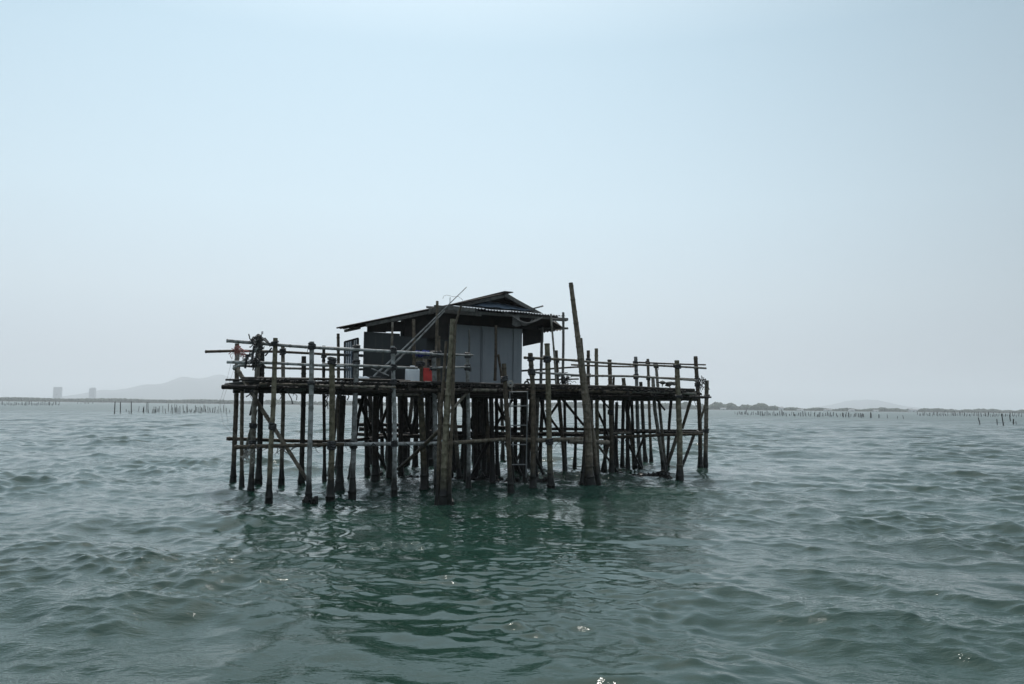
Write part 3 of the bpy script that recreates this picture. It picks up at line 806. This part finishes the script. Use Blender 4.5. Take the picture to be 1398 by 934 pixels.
# rubbish and netting hanging from the deck edge, frayed ends on the deck
hg = MB(); rh = random.Random(12)
for i in range(75):
    px = rh.uniform(340, 955); D = Df(px)+rh.uniform(-.12, 1.5); q = P(px, rh.uniform(528, 541), D); pts = [q]
    l_ = rh.uniform(.08, .4)
    for k in range(3): q = q + Vector((rh.uniform(-.09, .09), rh.uniform(-.03, .03), -l_/3)); pts.append(q)
    hg.tube(pts, rh.uniform(.006, .018), 4)
o_ = hg.build('hanging_scrap', M['lash'], plat); o_['kind'] = 'stuff'
hg = MB()
for i in range(70):      # split ends, strips and twigs caught at the lower poles
    px = rh.uniform(335, 955); D = Df(px)+rh.uniform(-.05, .12)
    yl = 609 if px < 470 else 606 if px < 600 else 602 if px < 830 else 596
    q = P(px, yl + rh.uniform(-2, 1.5), D); pts = [q]; l_ = rh.uniform(.06, .26); sx_ = rh.uniform(-.1, .1)
    for k in range(3): q = q + Vector((sx_+rh.uniform(-.05, .05), rh.uniform(-.03, .03), -l_/3)); pts.append(q)
    hg.tube(pts, rh.uniform(.008, .02), 4, .005)
o_ = hg.build('caught_twig', M['lash'], plat); o_['kind'] = 'stuff'
# sagging sheet below the deck near the front corner
s_ = MB()
for k in range(10):
    x0, x1 = 388+k*2.9, 388+(k+1)*2.9; y = lambda x: 532 + 6.5*max(0, math.sin((x-386)/31*3.1))*(.6+.4*(x < 400))
    a, b = P(x0, 530, 20.4), P(x1, 530, 20.4); c_, d_ = P(x1, y(x1), 20.6), P(x0, y(x0), 20.6)
    s_.box(a, b-a, Vector((0, .04, 0)), d_-a)
s_.build('sagging_sheet', M['cloth'], plat)

# ------------------------------------------------------------------ thick mooring poles
def mooring(name, lab, members, lashes=()):
    D = members[0][2]; x, y = members[0][0][-1]
    b = P(x, y, D); e = empty(name, (b.x, b.y, 0)); tag(e, lab, 'mooring pole', 'thick mooring poles beside the platform')
    for k, (pts, wd, D, mat) in enumerate(members):
        o = stilt(pts, wd[0], mat, D, 'pole' if k == 0 else 'side_pole', parent=e, w2=wd[1])
        if k == 0:
            for yy in lashes:
                for i in range(len(pts)-1):
                    if pts[i][1] <= yy <= pts[i+1][1]:
                        t = (yy-pts[i][1])/(pts[i+1][1]-pts[i][1]); xx = pts[i][0]+(pts[i+1][0]-pts[i][0])*t
                        lash(o, P(xx, yy, D), (0, 0, 1), Rpx(wd[1], D))
    return e
mooring('mooring_pole', 'thick bamboo mooring pole with thinner poles lashed against it, in front of the house', [
    ([(617.5,435.6),(612,539),(609,600),(605,686)], (7.6, 9.6), 20.0, 'green'),
    ([(629.6,418),(622,441.6),(619,500),(617.5,560),(613.5,680)], (3.4, 5), 19.95, 'pole'),
    ([(608.5,466),(605,530),(600,600),(597,682)], (4, 5.6), 20.05, 'pole')])
mooring('mooring_pole', 'tallest pole, a bare leaning bamboo rising high above the deck right of the house', [
    ([(779.3,386),(786.4,440),(793.5,500),(800.4,560),(803.8,600),(805,654)], (6, 11), 23.9, 'pole'),
    ([(793.6,461.5),(797,500),(803,545),(810,600),(815,650)], (3.4, 6.5), 24.3, 'pole'),
    ([(798.5,560),(799,600),(797,652)], (5, 8), 24.0, 'dark')])
# growth heaps of mussels at the water line
for (px, py, D, sx) in ((805,651,24.1,.55), (605,684,20.2,.35), (426,679,20.0,.22), (540,652,26,.5), (556,650,26,.45), (855,642,29,.5), (886,644,29,.75), (905,646,29,.35), (958,641,31,.3), (700,655,26,.35), (672,650,27,.5), (640,652,27,.6), (515,645,28,.35), (735,655,26.5,.4), (590,655,25,.5)):
    m = MB(); c_ = P(px, py, D)
    for k in range(9):
        m.blob((c_.x+random.uniform(-sx, sx)*.75, c_.y+random.uniform(-.2, .2), random.uniform(-.2, .0)), sx*random.uniform(.2, .42), .16, random.uniform(.08, .18), None, .4, 2)
    m.build('mussel_clump', M['dark'], plat)

# ------------------------------------------------------------------ the house
ZD = 3.02
base = UV(6.5, 4.5, ZD)
hut = empty('fishing_hut', base)
tag(hut, 'low shack of grey boards under a rusty corrugated gable roof, standing on the bamboo platform', 'hut')
def sheet(name, corners, mat, parent, pitch=.11, amp=.018, nrow=5, th=.006, jag=0.0, seed=1, along=0, sag=.0):
    """corrugated sheet over 4 corners a,b,c,d (a-b front edge, d-c back edge); ridges run from the front edge to the back edge"""
    a, b, c_, d_ = [Vector(x) for x in corners]; rg = random.Random(seed)
    L_ = ((b-a).length + (c_-d_).length)/2; n_ = int(L_/pitch*6)
    nrm = (b-a).cross(d_-a).normalized()
    if nrm.z < 0: nrm = -nrm
    v = []; jag_cache = {}
    for side in (0, 1):
        for r_ in range(nrow+1):
            t = r_/nrow
            for i in range(n_+1):
                s_ = i/n_; shn = int(s_*L_/.85)
                if shn not in jag_cache: jag_cache[shn] = (rg.uniform(-jag, jag), rg.uniform(-.012, .012), rg.uniform(-jag, jag))
                j0, jz, j1 = jag_cache[shn]
                p = a.lerp(b, s_).lerp(d_.lerp(c_, s_), t)
                dirv = (d_.lerp(c_, s_) - a.lerp(b, s_)).normalized()
                p = p + dirv*(j0*(1-t) + j1*t) + nrm*(amp*math.sin(2*math.pi*s_*L_/pitch) + jz - sag*math.sin(math.pi*t) - side*th)
                v.append(p)
    f = []; W1 = n_+1; off = (nrow+1)*W1
    for r_ in range(nrow):
        for i in range(n_):
            q = r_*W1+i; f.append((q, q+1, q+1+W1, q+W1)); f.append((off+q, off+q+W1, off+q+1+W1, off+q+1))
    for i in range(n_):
        f.append((i, off+i, off+i+1, i+1)); q = nrow*W1+i; f.append((q, q+1, off+q+1, off+q))
    for r_ in range(nrow):
        q = r_*W1; f.append((q, q+W1, off+q+W1, off+q)); q = r_*W1+n_; f.append((q, off+q, off+q+W1, q+W1))
    return mesh_obj(name, v, f, mat, parent)
roofz = lambda u: 4.59 + .263*(u-2.36)
PK = 8.6; ZP = roofz(PK)
# left slope: eave at u=2.36; the sheets run from eave (front edge here) up to the ridge
sheet('roof', [UV(4.3,6.8,roofz(4.3)-.03), UV(2.36,1.8,4.59), UV(PK,2.85,ZP), UV(PK,6.8,ZP-.03)], M['rusttin'], hut, jag=.07, seed=3, nrow=8)
sheet('roof_sheet', [UV(4.5,6.4,roofz(4.5)-.1), UV(2.8,2.1,roofz(2.8)-.09), UV(5.4,2.4,roofz(5.4)-.09), UV(5.4,6.4,roofz(5.4)-.1)], M['rusttin'], hut, jag=.05, seed=5)
# right slope
sheet('roof', [UV(10.9,2.85,5.22), UV(10.9,6.8,5.2), UV(PK+.02,6.8,ZP-.03), UV(PK+.02,2.85,ZP)], M['rusttin'], hut, jag=.05, seed=4, nrow=8)
rc = MB(); rc.beam(UV(PK,2.7,ZP+.03), UV(PK,6.9,ZP+.01), .34, .03); rc.build('ridge_cap', M['rusttin'], hut)
bg_ = MB()
bg_.beam(UV(3.3,2.08,4.74), UV(6.0,2.45,roofz(6.0)-.1), .05, .10); bg_.beam(UV(5.9,2.8,roofz(5.9)-.1), UV(PK,2.9,ZP-.08), .05, .1)
bg_.build('bargeboard', M['timber'], hut)
bg2 = MB(); bg2.beam(UV(PK-.1,2.8,ZP-.07), UV(10.0,2.8,5.58), .05, .12); bg2.beam(UV(9.55,2.75,5.75), UV(9.98,2.7,5.88), .04, .05)
bg2.build('bargeboard', M['timber'], hut)
# sheets closing the gable
zc = 5.60
for k, (z0, ua, ub, za, zb, mt) in enumerate(((5.45, 6.5, 9.9, 5.80, 5.76, 'bluetin'), (5.70, 7.3, 9.5, 5.96, 5.90, 'bluetin'))):
    v_ = 3.16 + k*.07
    sheet('gable_sheet', [UV(ua,v_-.5,z0), UV(ub,v_-.5,z0), UV(ub-.35,v_,zb), UV(ua+.75,v_,za)], M[mt], hut, pitch=.5, amp=.012, seed=8+k, nrow=2)
a = MB()
a.add([UV(6.6,3.35,5.5), UV(9.8,3.35,5.5), UV(9.8,3.35,5.66), UV(PK,3.35,ZP-.04), UV(6.6,3.35,roofz(6.6)-.04),
       UV(6.6,3.4,5.5), UV(9.8,3.4,5.5), UV(9.8,3.4,5.66), UV(PK,3.4,ZP-.04), UV(6.6,3.4,roofz(6.6)-.04)],
      [(0,1,2,3,4), (9,8,7,6,5), (0,5,6,1), (1,6,7,2), (2,7,8,3), (3,8,9,4), (4,9,5,0)])
a.build('gable_board', M['deck'], hut)
# front canopy
sheet('canopy', [UV(6.35,1.75,5.47), UV(10.3,1.78,5.47), UV(10.2,3.05,5.62), UV(6.35,2.7,5.62)], M['tin'], hut, pitch=.11, amp=.02, jag=.03, seed=6)
a = MB(); a.beam(UV(5.35,1.70,5.40), UV(6.75,1.70,5.40), .07, .12); a.beam(UV(5.3,1.95,5.33), UV(7.1,1.9,5.30), .06, .1)
a.beam(UV(6.9,1.95,5.36), UV(10.5,1.95,5.38), .07, .09); a.build('canopy_beam', M['timber'], hut)
for u_ in (5.8, 6.9, 7.9, 8.9, 10.0):
    a = MB(); a.beam(UV(u_,1.85,5.41), UV(u_,3.2,5.58), .06, .07); a.build('rafter', M['timber'], hut)
for u_ in (3.2, 4.4, 5.6):
    a = MB(); a.beam(UV(u_,2.3,roofz(u_)-.13), UV(u_,6.6 if u_ > 5 else 3.6,roofz(u_)-.13), .06, .08); a.build('rafter', M['timber'], hut)
# walls
def wallp(name, u0_, u1_, z0, z1, v_, mat, th=.04, parent=None):
    a = MB(); p = UV(u0_, v_, z0); a.box(p, E1*(u1_-u0_), E2*th, Vector((0, 0, z1-z0))); return a.build(name, mat, parent or hut)
us = [5.95, 6.72, 7.72, 8.30, 8.98, 9.33]
for i in range(5):
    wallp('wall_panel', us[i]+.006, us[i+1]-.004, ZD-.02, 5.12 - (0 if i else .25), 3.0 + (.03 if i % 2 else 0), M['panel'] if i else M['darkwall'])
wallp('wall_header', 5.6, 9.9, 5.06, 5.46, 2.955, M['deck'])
wallp('door', 7.76, 8.26, ZD, 4.95, 2.965, M['panel'])
# right side wall and rear wall (one sees them from other places)
def sidewall(name, u_, v0, v1, z0, z1, mat, th=.04):
    a = MB(); a.box(UV(u_, v0, z0), E2*(v1-v0), E1*th, Vector((0, 0, z1-z0))); return a.build(name, mat, hut)
sidewall('side_wall', 9.3, 3.06, 6.5, ZD-.02, 5.5, M['panel'])
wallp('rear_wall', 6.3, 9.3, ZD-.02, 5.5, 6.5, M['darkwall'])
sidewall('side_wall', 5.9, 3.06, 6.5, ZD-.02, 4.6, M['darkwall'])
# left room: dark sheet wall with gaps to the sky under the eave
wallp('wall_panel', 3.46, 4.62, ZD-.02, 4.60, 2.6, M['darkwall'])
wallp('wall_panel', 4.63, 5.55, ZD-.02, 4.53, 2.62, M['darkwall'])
def strip(u0_, z0a, z1a, u1_, z0b, z1b, v_=2.62):
    a = MB(); q = [UV(u0_,v_,z0a), UV(u1_,v_,z0b), UV(u1_,v_,z1b), UV(u0_,v_,z1a)]
    a.add(q + [p + E2*.03 for p in q], [(0,1,2,3), (7,6,5,4), (0,4,5,1), (1,5,6,2), (2,6,7,3), (3,7,4,0)]); a.build('wall_strip', M['deck'], hut)
strip(3.56, 4.60, roofz(3.56)-.05, 4.17, 4.615, roofz(4.17)-.06)
strip(4.18, 4.64, 4.965, 4.75, 4.68, 4.985)
strip(4.18, 5.02, roofz(4.18)-.06, 4.75, 5.045, roofz(4.75)-.06)
strip(4.77, 4.5, roofz(4.77)-.06, 6.3, 4.5, roofz(6.3)-.1)
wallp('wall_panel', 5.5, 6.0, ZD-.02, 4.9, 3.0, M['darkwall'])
# posts
def post(px0, y0, px1, y1, D, wpx, mat='timber', name='post'):
    m = MB(); m.tube([P(px1, y1, D), P((px0+px1)/2+.3, (y0+y1)/2, D), P(px0, y0, D)], Rpx(wpx, D), 7, Rpx(wpx, D)*.9, bamboo=True)
    return m.build(name, M[mat], hut, True)
post(596.3, 411, 594.8, 530, 24.0, 4.2, 'pole')
post(564.8, 436, 564.3, 525, 24.1, 4.6, 'pole')
post(536, 440, 535, 480, 23.5, 3.2, 'pole')
post(677, 444, 675.5, 520, 25.6, 4, 'pole')
post(680, 484, 686, 527, 25.4, 3.4, 'pole')
post(740.6, 447, 738, 527, 27.6, 4, 'timber')
post(768.6, 426.5, 768.4, 527, 26.6, 3.6, 'timber')
post(752.7, 428.5, 758.6, 527, 26.0, 2.8, 'pole')
post(640, 450, 640, 484, 25.2, 2.6, 'timber')
# soffit panel and small rear roof on the right
a = MB(); v = [P(713.5,446,27.8), P(742,444,28.4), P(742,467,28.4), P(713.5,473,27.8)]
a.add(v + [p + Vector((0, .05, 0)) for p in v], [(0,1,2,3), (7,6,5,4), (0,4,5,1), (1,5,6,2), (2,6,7,3), (3,7,4,0)]); a.build('awning_flap', M['deck'], hut)
sheet('side_canopy', [P(740,454,27.9), P(771,450,28.6), P(758,438,29.8), P(741,440,29.8)], M['rusttin'], hut, seed=9, nrow=2)
a = MB(); a.tube([P(735,449,28.2), P(775.5,448.3,28.4)], .04, 6); a.tube([P(752,436,26.4), P(773,437,26.8)], .05, 6); a.build('canopy_pole', M['timber'], hut)
a = MB()
for k in range(4):   # slack rope and cloth hung under the canopy
    x0, x1 = 698+k*2, 742-k*5; pts = []
    for i in range(9):
        t = i/8; pts.append(P(x0+(x1-x0)*t, 431+k*1.2 + 9*math.sin(math.pi*t)**1.0 + 2*t, 25.6+k*.08))
    a.tube(pts, .022, 5)
a.build('slack_rope', M['cloth'], hut)
a = MB(); v = [P(700,431,25.7), P(709,431,25.75), P(711,445,25.7), P(704,446,25.65), P(699,443,25.7)]
a.add(v + [p+Vector((0,.08,0)) for p in v], [(0,1,2,3,4), (9,8,7,6,5)] + [(i, i+5, (i+1) % 5+5, (i+1) % 5) for i in range(5)]); a.build('hanging_cloth', M['cloth'], hut)

# ------------------------------------------------------------------ loose things
def single(name, mb, mat, lab, cat, group=None, smooth=False):
    return tag(mb.build(name, mat, None, smooth), lab, cat, group)
GR = 'thin rods leaning on the house roof'
m = MB(); m.tube([P(510,514,23.0), P(550,477,23.2), P(600,428,23.6), P(637,392,23.9)], .03, 7, .011); single('bamboo_rod', m, M['pale'], 'longest thin pale rod, its tip reaching above the roof', 'rod', GR)
m = MB(); m.tube([P(523,511,22.9), P(557,478,23.1), P(607,424.5,23.5)], .034, 7, .02); single('bamboo_rod', m, M['pale'], 'second pale rod, leaning just under the long one and ending at the beam', 'rod', GR)
m = MB(); m.tube([P(507,503,22.7), P(531,513,22.8)], .02, 6, .015); single('bamboo_rod', m, M['pale'], 'short pale stick crossing the feet of the two leaning rods', 'rod')
# jerrycan
def rounded_box(c, ex, ey, ez, bev=.25, seg=3):
    bm = bmesh.new(); bmesh.ops.create_cube(bm, size=2)
    for v_ in bm.verts: v_.co = Vector((v_.co.x*ex, v_.co.y*ey, v_.co.z*ez))
    bmesh.ops.bevel(bm, geom=bm.edges[:], offset=bev*min(ex, ey, ez), segments=seg, affect='EDGES', profile=.6)
    rot = Matrix((E1, E2, Vector((0, 0, 1)))).transposed()
    idx = {v_: i for i, v_ in enumerate(bm.verts)}
    m = MB(); m.add([Vector(c) + rot @ v_.co for v_ in bm.verts], [tuple(idx[q] for q in f_.verts) for f_ in bm.faces]); bm.free(); return m
c0 = P(563, 512.8, 22.9)
e = empty('jerrycan', (c0.x, c0.y, 3.05)); tag(e, 'white plastic jerrycan standing behind the rail, beside the red crate', 'jerrycan')
rounded_box(c0, .19, .12, .205, .5, 4).build('body', M['white'], e, True)
m = MB(); m.tube([c0+E1*-.08+Vector((0,0,.2)), c0+E1*-.06+Vector((0,0,.27)), c0+E1*.06+Vector((0,0,.27)), c0+E1*.09+Vector((0,0,.2))], .018, 6); m.build('handle', M['white'], e)
m = MB(); m.tube([c0+E1*.13+Vector((0,0,.2)), c0+E1*.13+Vector((0,0,.25))], .035, 10); m.build('cap', M['blue'], e)
c1 = P(584, 513, 24.3)
e = empty('plastic_crate', (c1.x, c1.y, 3.05)); tag(e, 'red plastic crate on the deck under the brown box', 'crate')
m = rounded_box(c1, .20, .15, .215, .12, 2); m.build('body', M['red'], e)
m = MB(); m.cbox(c1+Vector((0,0,.2)), E1*.215, E2*.165, Vector((0,0,.025))); m.build('rim', M['red'], e)
m = MB()
for s_ in (-.11, 0, .11): m.cbox(c1+E1*s_-E2*.152, E1*.008, E2*.006, Vector((0,0,.16)))
m.build('rib', M['red'], e)
c2 = P(580, 496.5, 24.3)
e = empty('cardboard_box', (c2.x, c2.y, 3.3)); tag(e, 'open brown box lying on its side on top of the red crate', 'box')
m = MB(); x_, y_, z_ = E1*.23, E2*.16, Vector((0,0,.13))
m.cbox(c2-z_, x_, y_, z_*.07); m.cbox(c2+z_, x_, y_, z_*.07); m.cbox(c2-x_*.98, x_*.04, y_, z_); m.cbox(c2+x_*.98, x_*.04, y_, z_); m.cbox(c2+y_, x_, y_*.05, z_)
m.cbox(c2-x_*.5-y_, x_*.48, y_*.05, z_); m.build('box_body', M['brown'], e)
m = MB()
for k in range(7): m.blob(c2+x_*random.uniform(.1,.8)-y_*.3+z_*random.uniform(-.7,.2), .05, .05, .04)
m.build('packing', M['cloth'], e)
m = MB(); c3 = P(496, 516.5, 22.4)
for k in range(7): m.blob(c3 + E1*((k-3)*.035) + Vector((0, 0, random.uniform(-.015, .02))), .07, .07, .055, None, .15, 2)
single('sack', m, M['white'], 'small pale sack slumped on the deck edge under the rail, below the slatted panel', 'sack', None, True)
c4 = P(511.5, 517.5, 22.9); e = empty('basin', c4); tag(e, 'dull grey basin on the deck beside the feet of the leaning rods', 'basin')
m = MB(); rr4 = [(.0, .10), (.10, .15), (.105, .165), (.10, .14), (.02, .09)]; v = []; f = []
for (z_, r4) in rr4:
    for k in range(16): v.append(c4 + Vector((r4*math.cos(k*math.pi/8), r4*math.sin(k*math.pi/8), z_-.05)))
for i in range(4):
    for k in range(16): f.append((i*16+k, i*16+(k+1) % 16, (i+1)*16+(k+1) % 16, (i+1)*16+k))
f.append(tuple(reversed(range(16)))); f.append(tuple(range(64, 80))); m.add(v, f); m.build('bowl', M['tin'], e, True)
m = MB(); m.tube([c4 + Vector((.165*math.cos(k*math.pi/8), .165*math.sin(k*math.pi/8), .055)) for k in range(17)], .01, 5); m.build('rim', M['alu'], e)
# blue tarpaulin bundle
m = MB(); cb = P(575, 482.5, 24.5)
for k in range(9): m.blob(cb + E1*((k-4)*.055) + Vector((0, 0, random.uniform(-.03, .03))), .09, .08, .085, None, .2, 2)
single('tarpaulin', m, M['blue'], 'dark blue tarpaulin bundle hung on the rail behind the brown box', 'tarpaulin', None, True)
m = MB(); cb = P(541, 497, 25)
for k in range(9): m.blob(cb + E1*((k-4)*.12) + Vector((0, 0, random.uniform(-.05, .05))), .12, .1, .07, None, .3, 2)
single('fishing_net', m, M['cloth'], 'bundled grey net laid along the rail left of the white jerrycan', 'net')
# leaning louvred panel left of the house
pc = [P(470.5,521,26), P(489,521,25.6), P(489,462,25.6), P(470.5,467,26)]
e = empty('slatted_panel', (pc[0]+pc[1])/2); tag(e, 'blue grey slatted panel standing on the deck against the left wall of the house', 'panel')
m = MB(); n_ = (pc[1]-pc[0]).normalized()
for (a_, b_) in ((0,1),(1,2),(2,3),(3,0)): m.beam(pc[a_], pc[b_], .04, .05)
m.beam(pc[0].lerp(pc[1], .62), pc[3].lerp(pc[2], .62), .04, .04); m.build('frame', M['deck'], e)
for k in range(7):
    t0, t1 = k/7+.005, (k+1)/7-.012
    m = MB(); a_ = pc[0].lerp(pc[1], t0); b_ = pc[0].lerp(pc[1], t1); c_ = pc[3].lerp(pc[2], t1); d_ = pc[3].lerp(pc[2], t0)
    o2 = Vector((0, .02, 0)); m.add([a_, b_, c_, d_, a_+o2, b_+o2, c_+o2, d_+o2], [(0,1,2,3),(7,6,5,4),(0,4,5,1),(1,5,6,2),(2,6,7,3),(3,7,4,0)]); m.build('slat', M['bluetin'], e)
# ladder
e = empty('boat_ladder', W(709, 655)); tag(e, 'thin metal ladder hanging from the deck edge down to the water', 'ladder')
DL = Df(708)-.35
for (x0, x1) in ((696,697.5),(720.3,718.2)):
    m = MB(); m.tube([P(x1,652,DL), P(x0,534,DL)], .017, 6); m.build('side_rail', M['alu'], e)
for y in (535.3, 554.5, 581, 607.3, 634.5):
    m = MB(); m.tube([P(696.6,y,DL), P(719.6,y-.4,DL)], .016, 6); m.build('rung', M['alu'], e)
# net bundle on the front corner post, red cord on the side post
def tangle(c, r_, n_, th, rng):
    m = MB()
    for k in range(n_):
        q = Vector(c) + Vector((rng.uniform(-r_, r_), rng.uniform(-r_, r_)*.6, rng.uniform(-r_, r_))); pts = [q]
        for i in range(4): q = q + Vector((rng.uniform(-.1, .1), rng.uniform(-.06, .06), rng.uniform(-.13, .07))); pts.append(q)
        m.tube(pts, th*rng.uniform(.6, 1.2), 5)
    return m
rt_ = random.Random(8)
m = tangle(P(351, 463, 19.8), .13, 30, .014, rt_)
m.tube([P(356,461,19.7), P(364,467,19.7), P(372,471,19.75)], .022, 5); m.tube([P(371,475,19.75), P(362,486,19.7)], .02, 5); m.tube([P(347,472,19.7), P(344,492,19.7)], .03, 5)
m.tube([P(338,484,19.9), P(334.5,503,19.9)], .028, 5)
single('net_scrap', m, M['lash'], 'tangled dark net scraps tied round the top of the front corner post', 'net')
m = tangle(P(345, 488, 19.85), .12, 22, .014, rt_); single('net_scrap', m, M['lash'], 'second clump of dark net lower on the front corner post', 'net')
m = tangle(P(327, 478, 23.4), .12, 26, .014, rt_)
m.tube([P(326,474,23.2), P(334,479,23), P(340,480,22.8)], .02, 5)
single('red_cord', m, M['redrope'], 'red and white cord tangled round the side post at the outer corner', 'cord')
m = MB()
for k in range(12):
    x = 320+rt_.uniform(0, 7); m.tube([P(x+3, 483, 23.3), P(x, 492, 23.3), P(x+1, 500, 23.3)], .008, 4)
m.tube([P(319,481,23.2), P(312,510,23.1), P(300,550,23), P(305,580,23), P(327,602,23.2)], .004, 4)
m.tube([P(321,500,23.2), P(310,530,23.1), P(305,545,23), P(312,580,23), P(326,600,23.2)], .004, 4)
single('frayed_rope', m, M['rope'], 'frayed pale rope hanging below the red cord, thin lines blowing clear', 'rope')
m = tangle(P(338, 618, 20.2), .09, 10, .02, rt_); single('rope_end', m, M['rope'], 'pale frayed rope end tied at the lower beam of the front corner', 'rope')
# clutter on the deck, right
cb = P(912, 524.5, 27.6)
m = MB(); m.beam(P(899,522,27.5), P(918,524,27.7), .3, .03); m.beam(P(905,522,27.5), P(904,528,27.5), .03, .03); m.beam(P(915,524,27.6), P(914,529,27.6), .03, .03)
for k in range(5): m.blob(cb + Vector((random.uniform(-.25, .25), 0, random.uniform(-.03, .05))), .12, .1, .07)
single('low_table', m, M['timber'], 'low broken table with a heap on it, on the deck near the outer right end', 'table')
for (px, py, D, lab) in ((697, 524, 23.4, 'coil of pale rope hung on the short post in front of the grey wall'), (719, 524.5, 24.2, 'coil of dark rope on the deck edge right of the grey wall')):
    m = MB(); c_ = P(px, py, D)
    for k in range(4):
        rr = .05+.012*k; m.tube([c_ + Vector((rr*math.cos(a_), .01*k, rr*1.2*math.sin(a_))) for a_ in [i*math.pi/5 for i in range(11)]], .009, 5)
    m.tube([c_+Vector((.05, 0, -.03)), c_+Vector((.04, 0, -.2)), c_+Vector((.06, 0, -.3))], .01, 5)
    single('rope_coil', m, M['rope'] if px < 700 else M['lash'], lab, 'rope')
m = tangle(P(770.5, 516, 26.3), .13, 34, .016, rt_); single('net_scrap', m, M['lash'], 'dark tangle of net tied round the post under the canopy corner', 'net')
m = tangle(P(958.5, 520, 28), .10, 18, .014, rt_)
for y in (527, 539): 
    for k in range(3): m.tube([P(956+2.3*math.cos(a_), y+2.3*math.sin(a_), 28) for a_ in [i*math.pi/4 for i in range(9)]], .012, 5)
single('net_scrap', m, M['lash'], 'dark net and cord loops on the post at the outer right end', 'net')
# dish antenna of thin wire on the roof edge
e = empty('wire_antenna', P(614, 418, 25)); tag(e, 'faint thin wire antenna standing on the roof behind the rods', 'antenna')
m = MB(); m.tube([P(614,419,25), P(614.5,406,25)], .012, 5); m.build('mast', M['alu'], e)
m = MB(); m.tube([P(604.5,408,25), P(606,404,25), P(610,403,25), P(618,405,25), P(626,405,25), P(631,409,25), P(633,412,25)], .006, 5); m.build('wire_loop', M['alu'], e)
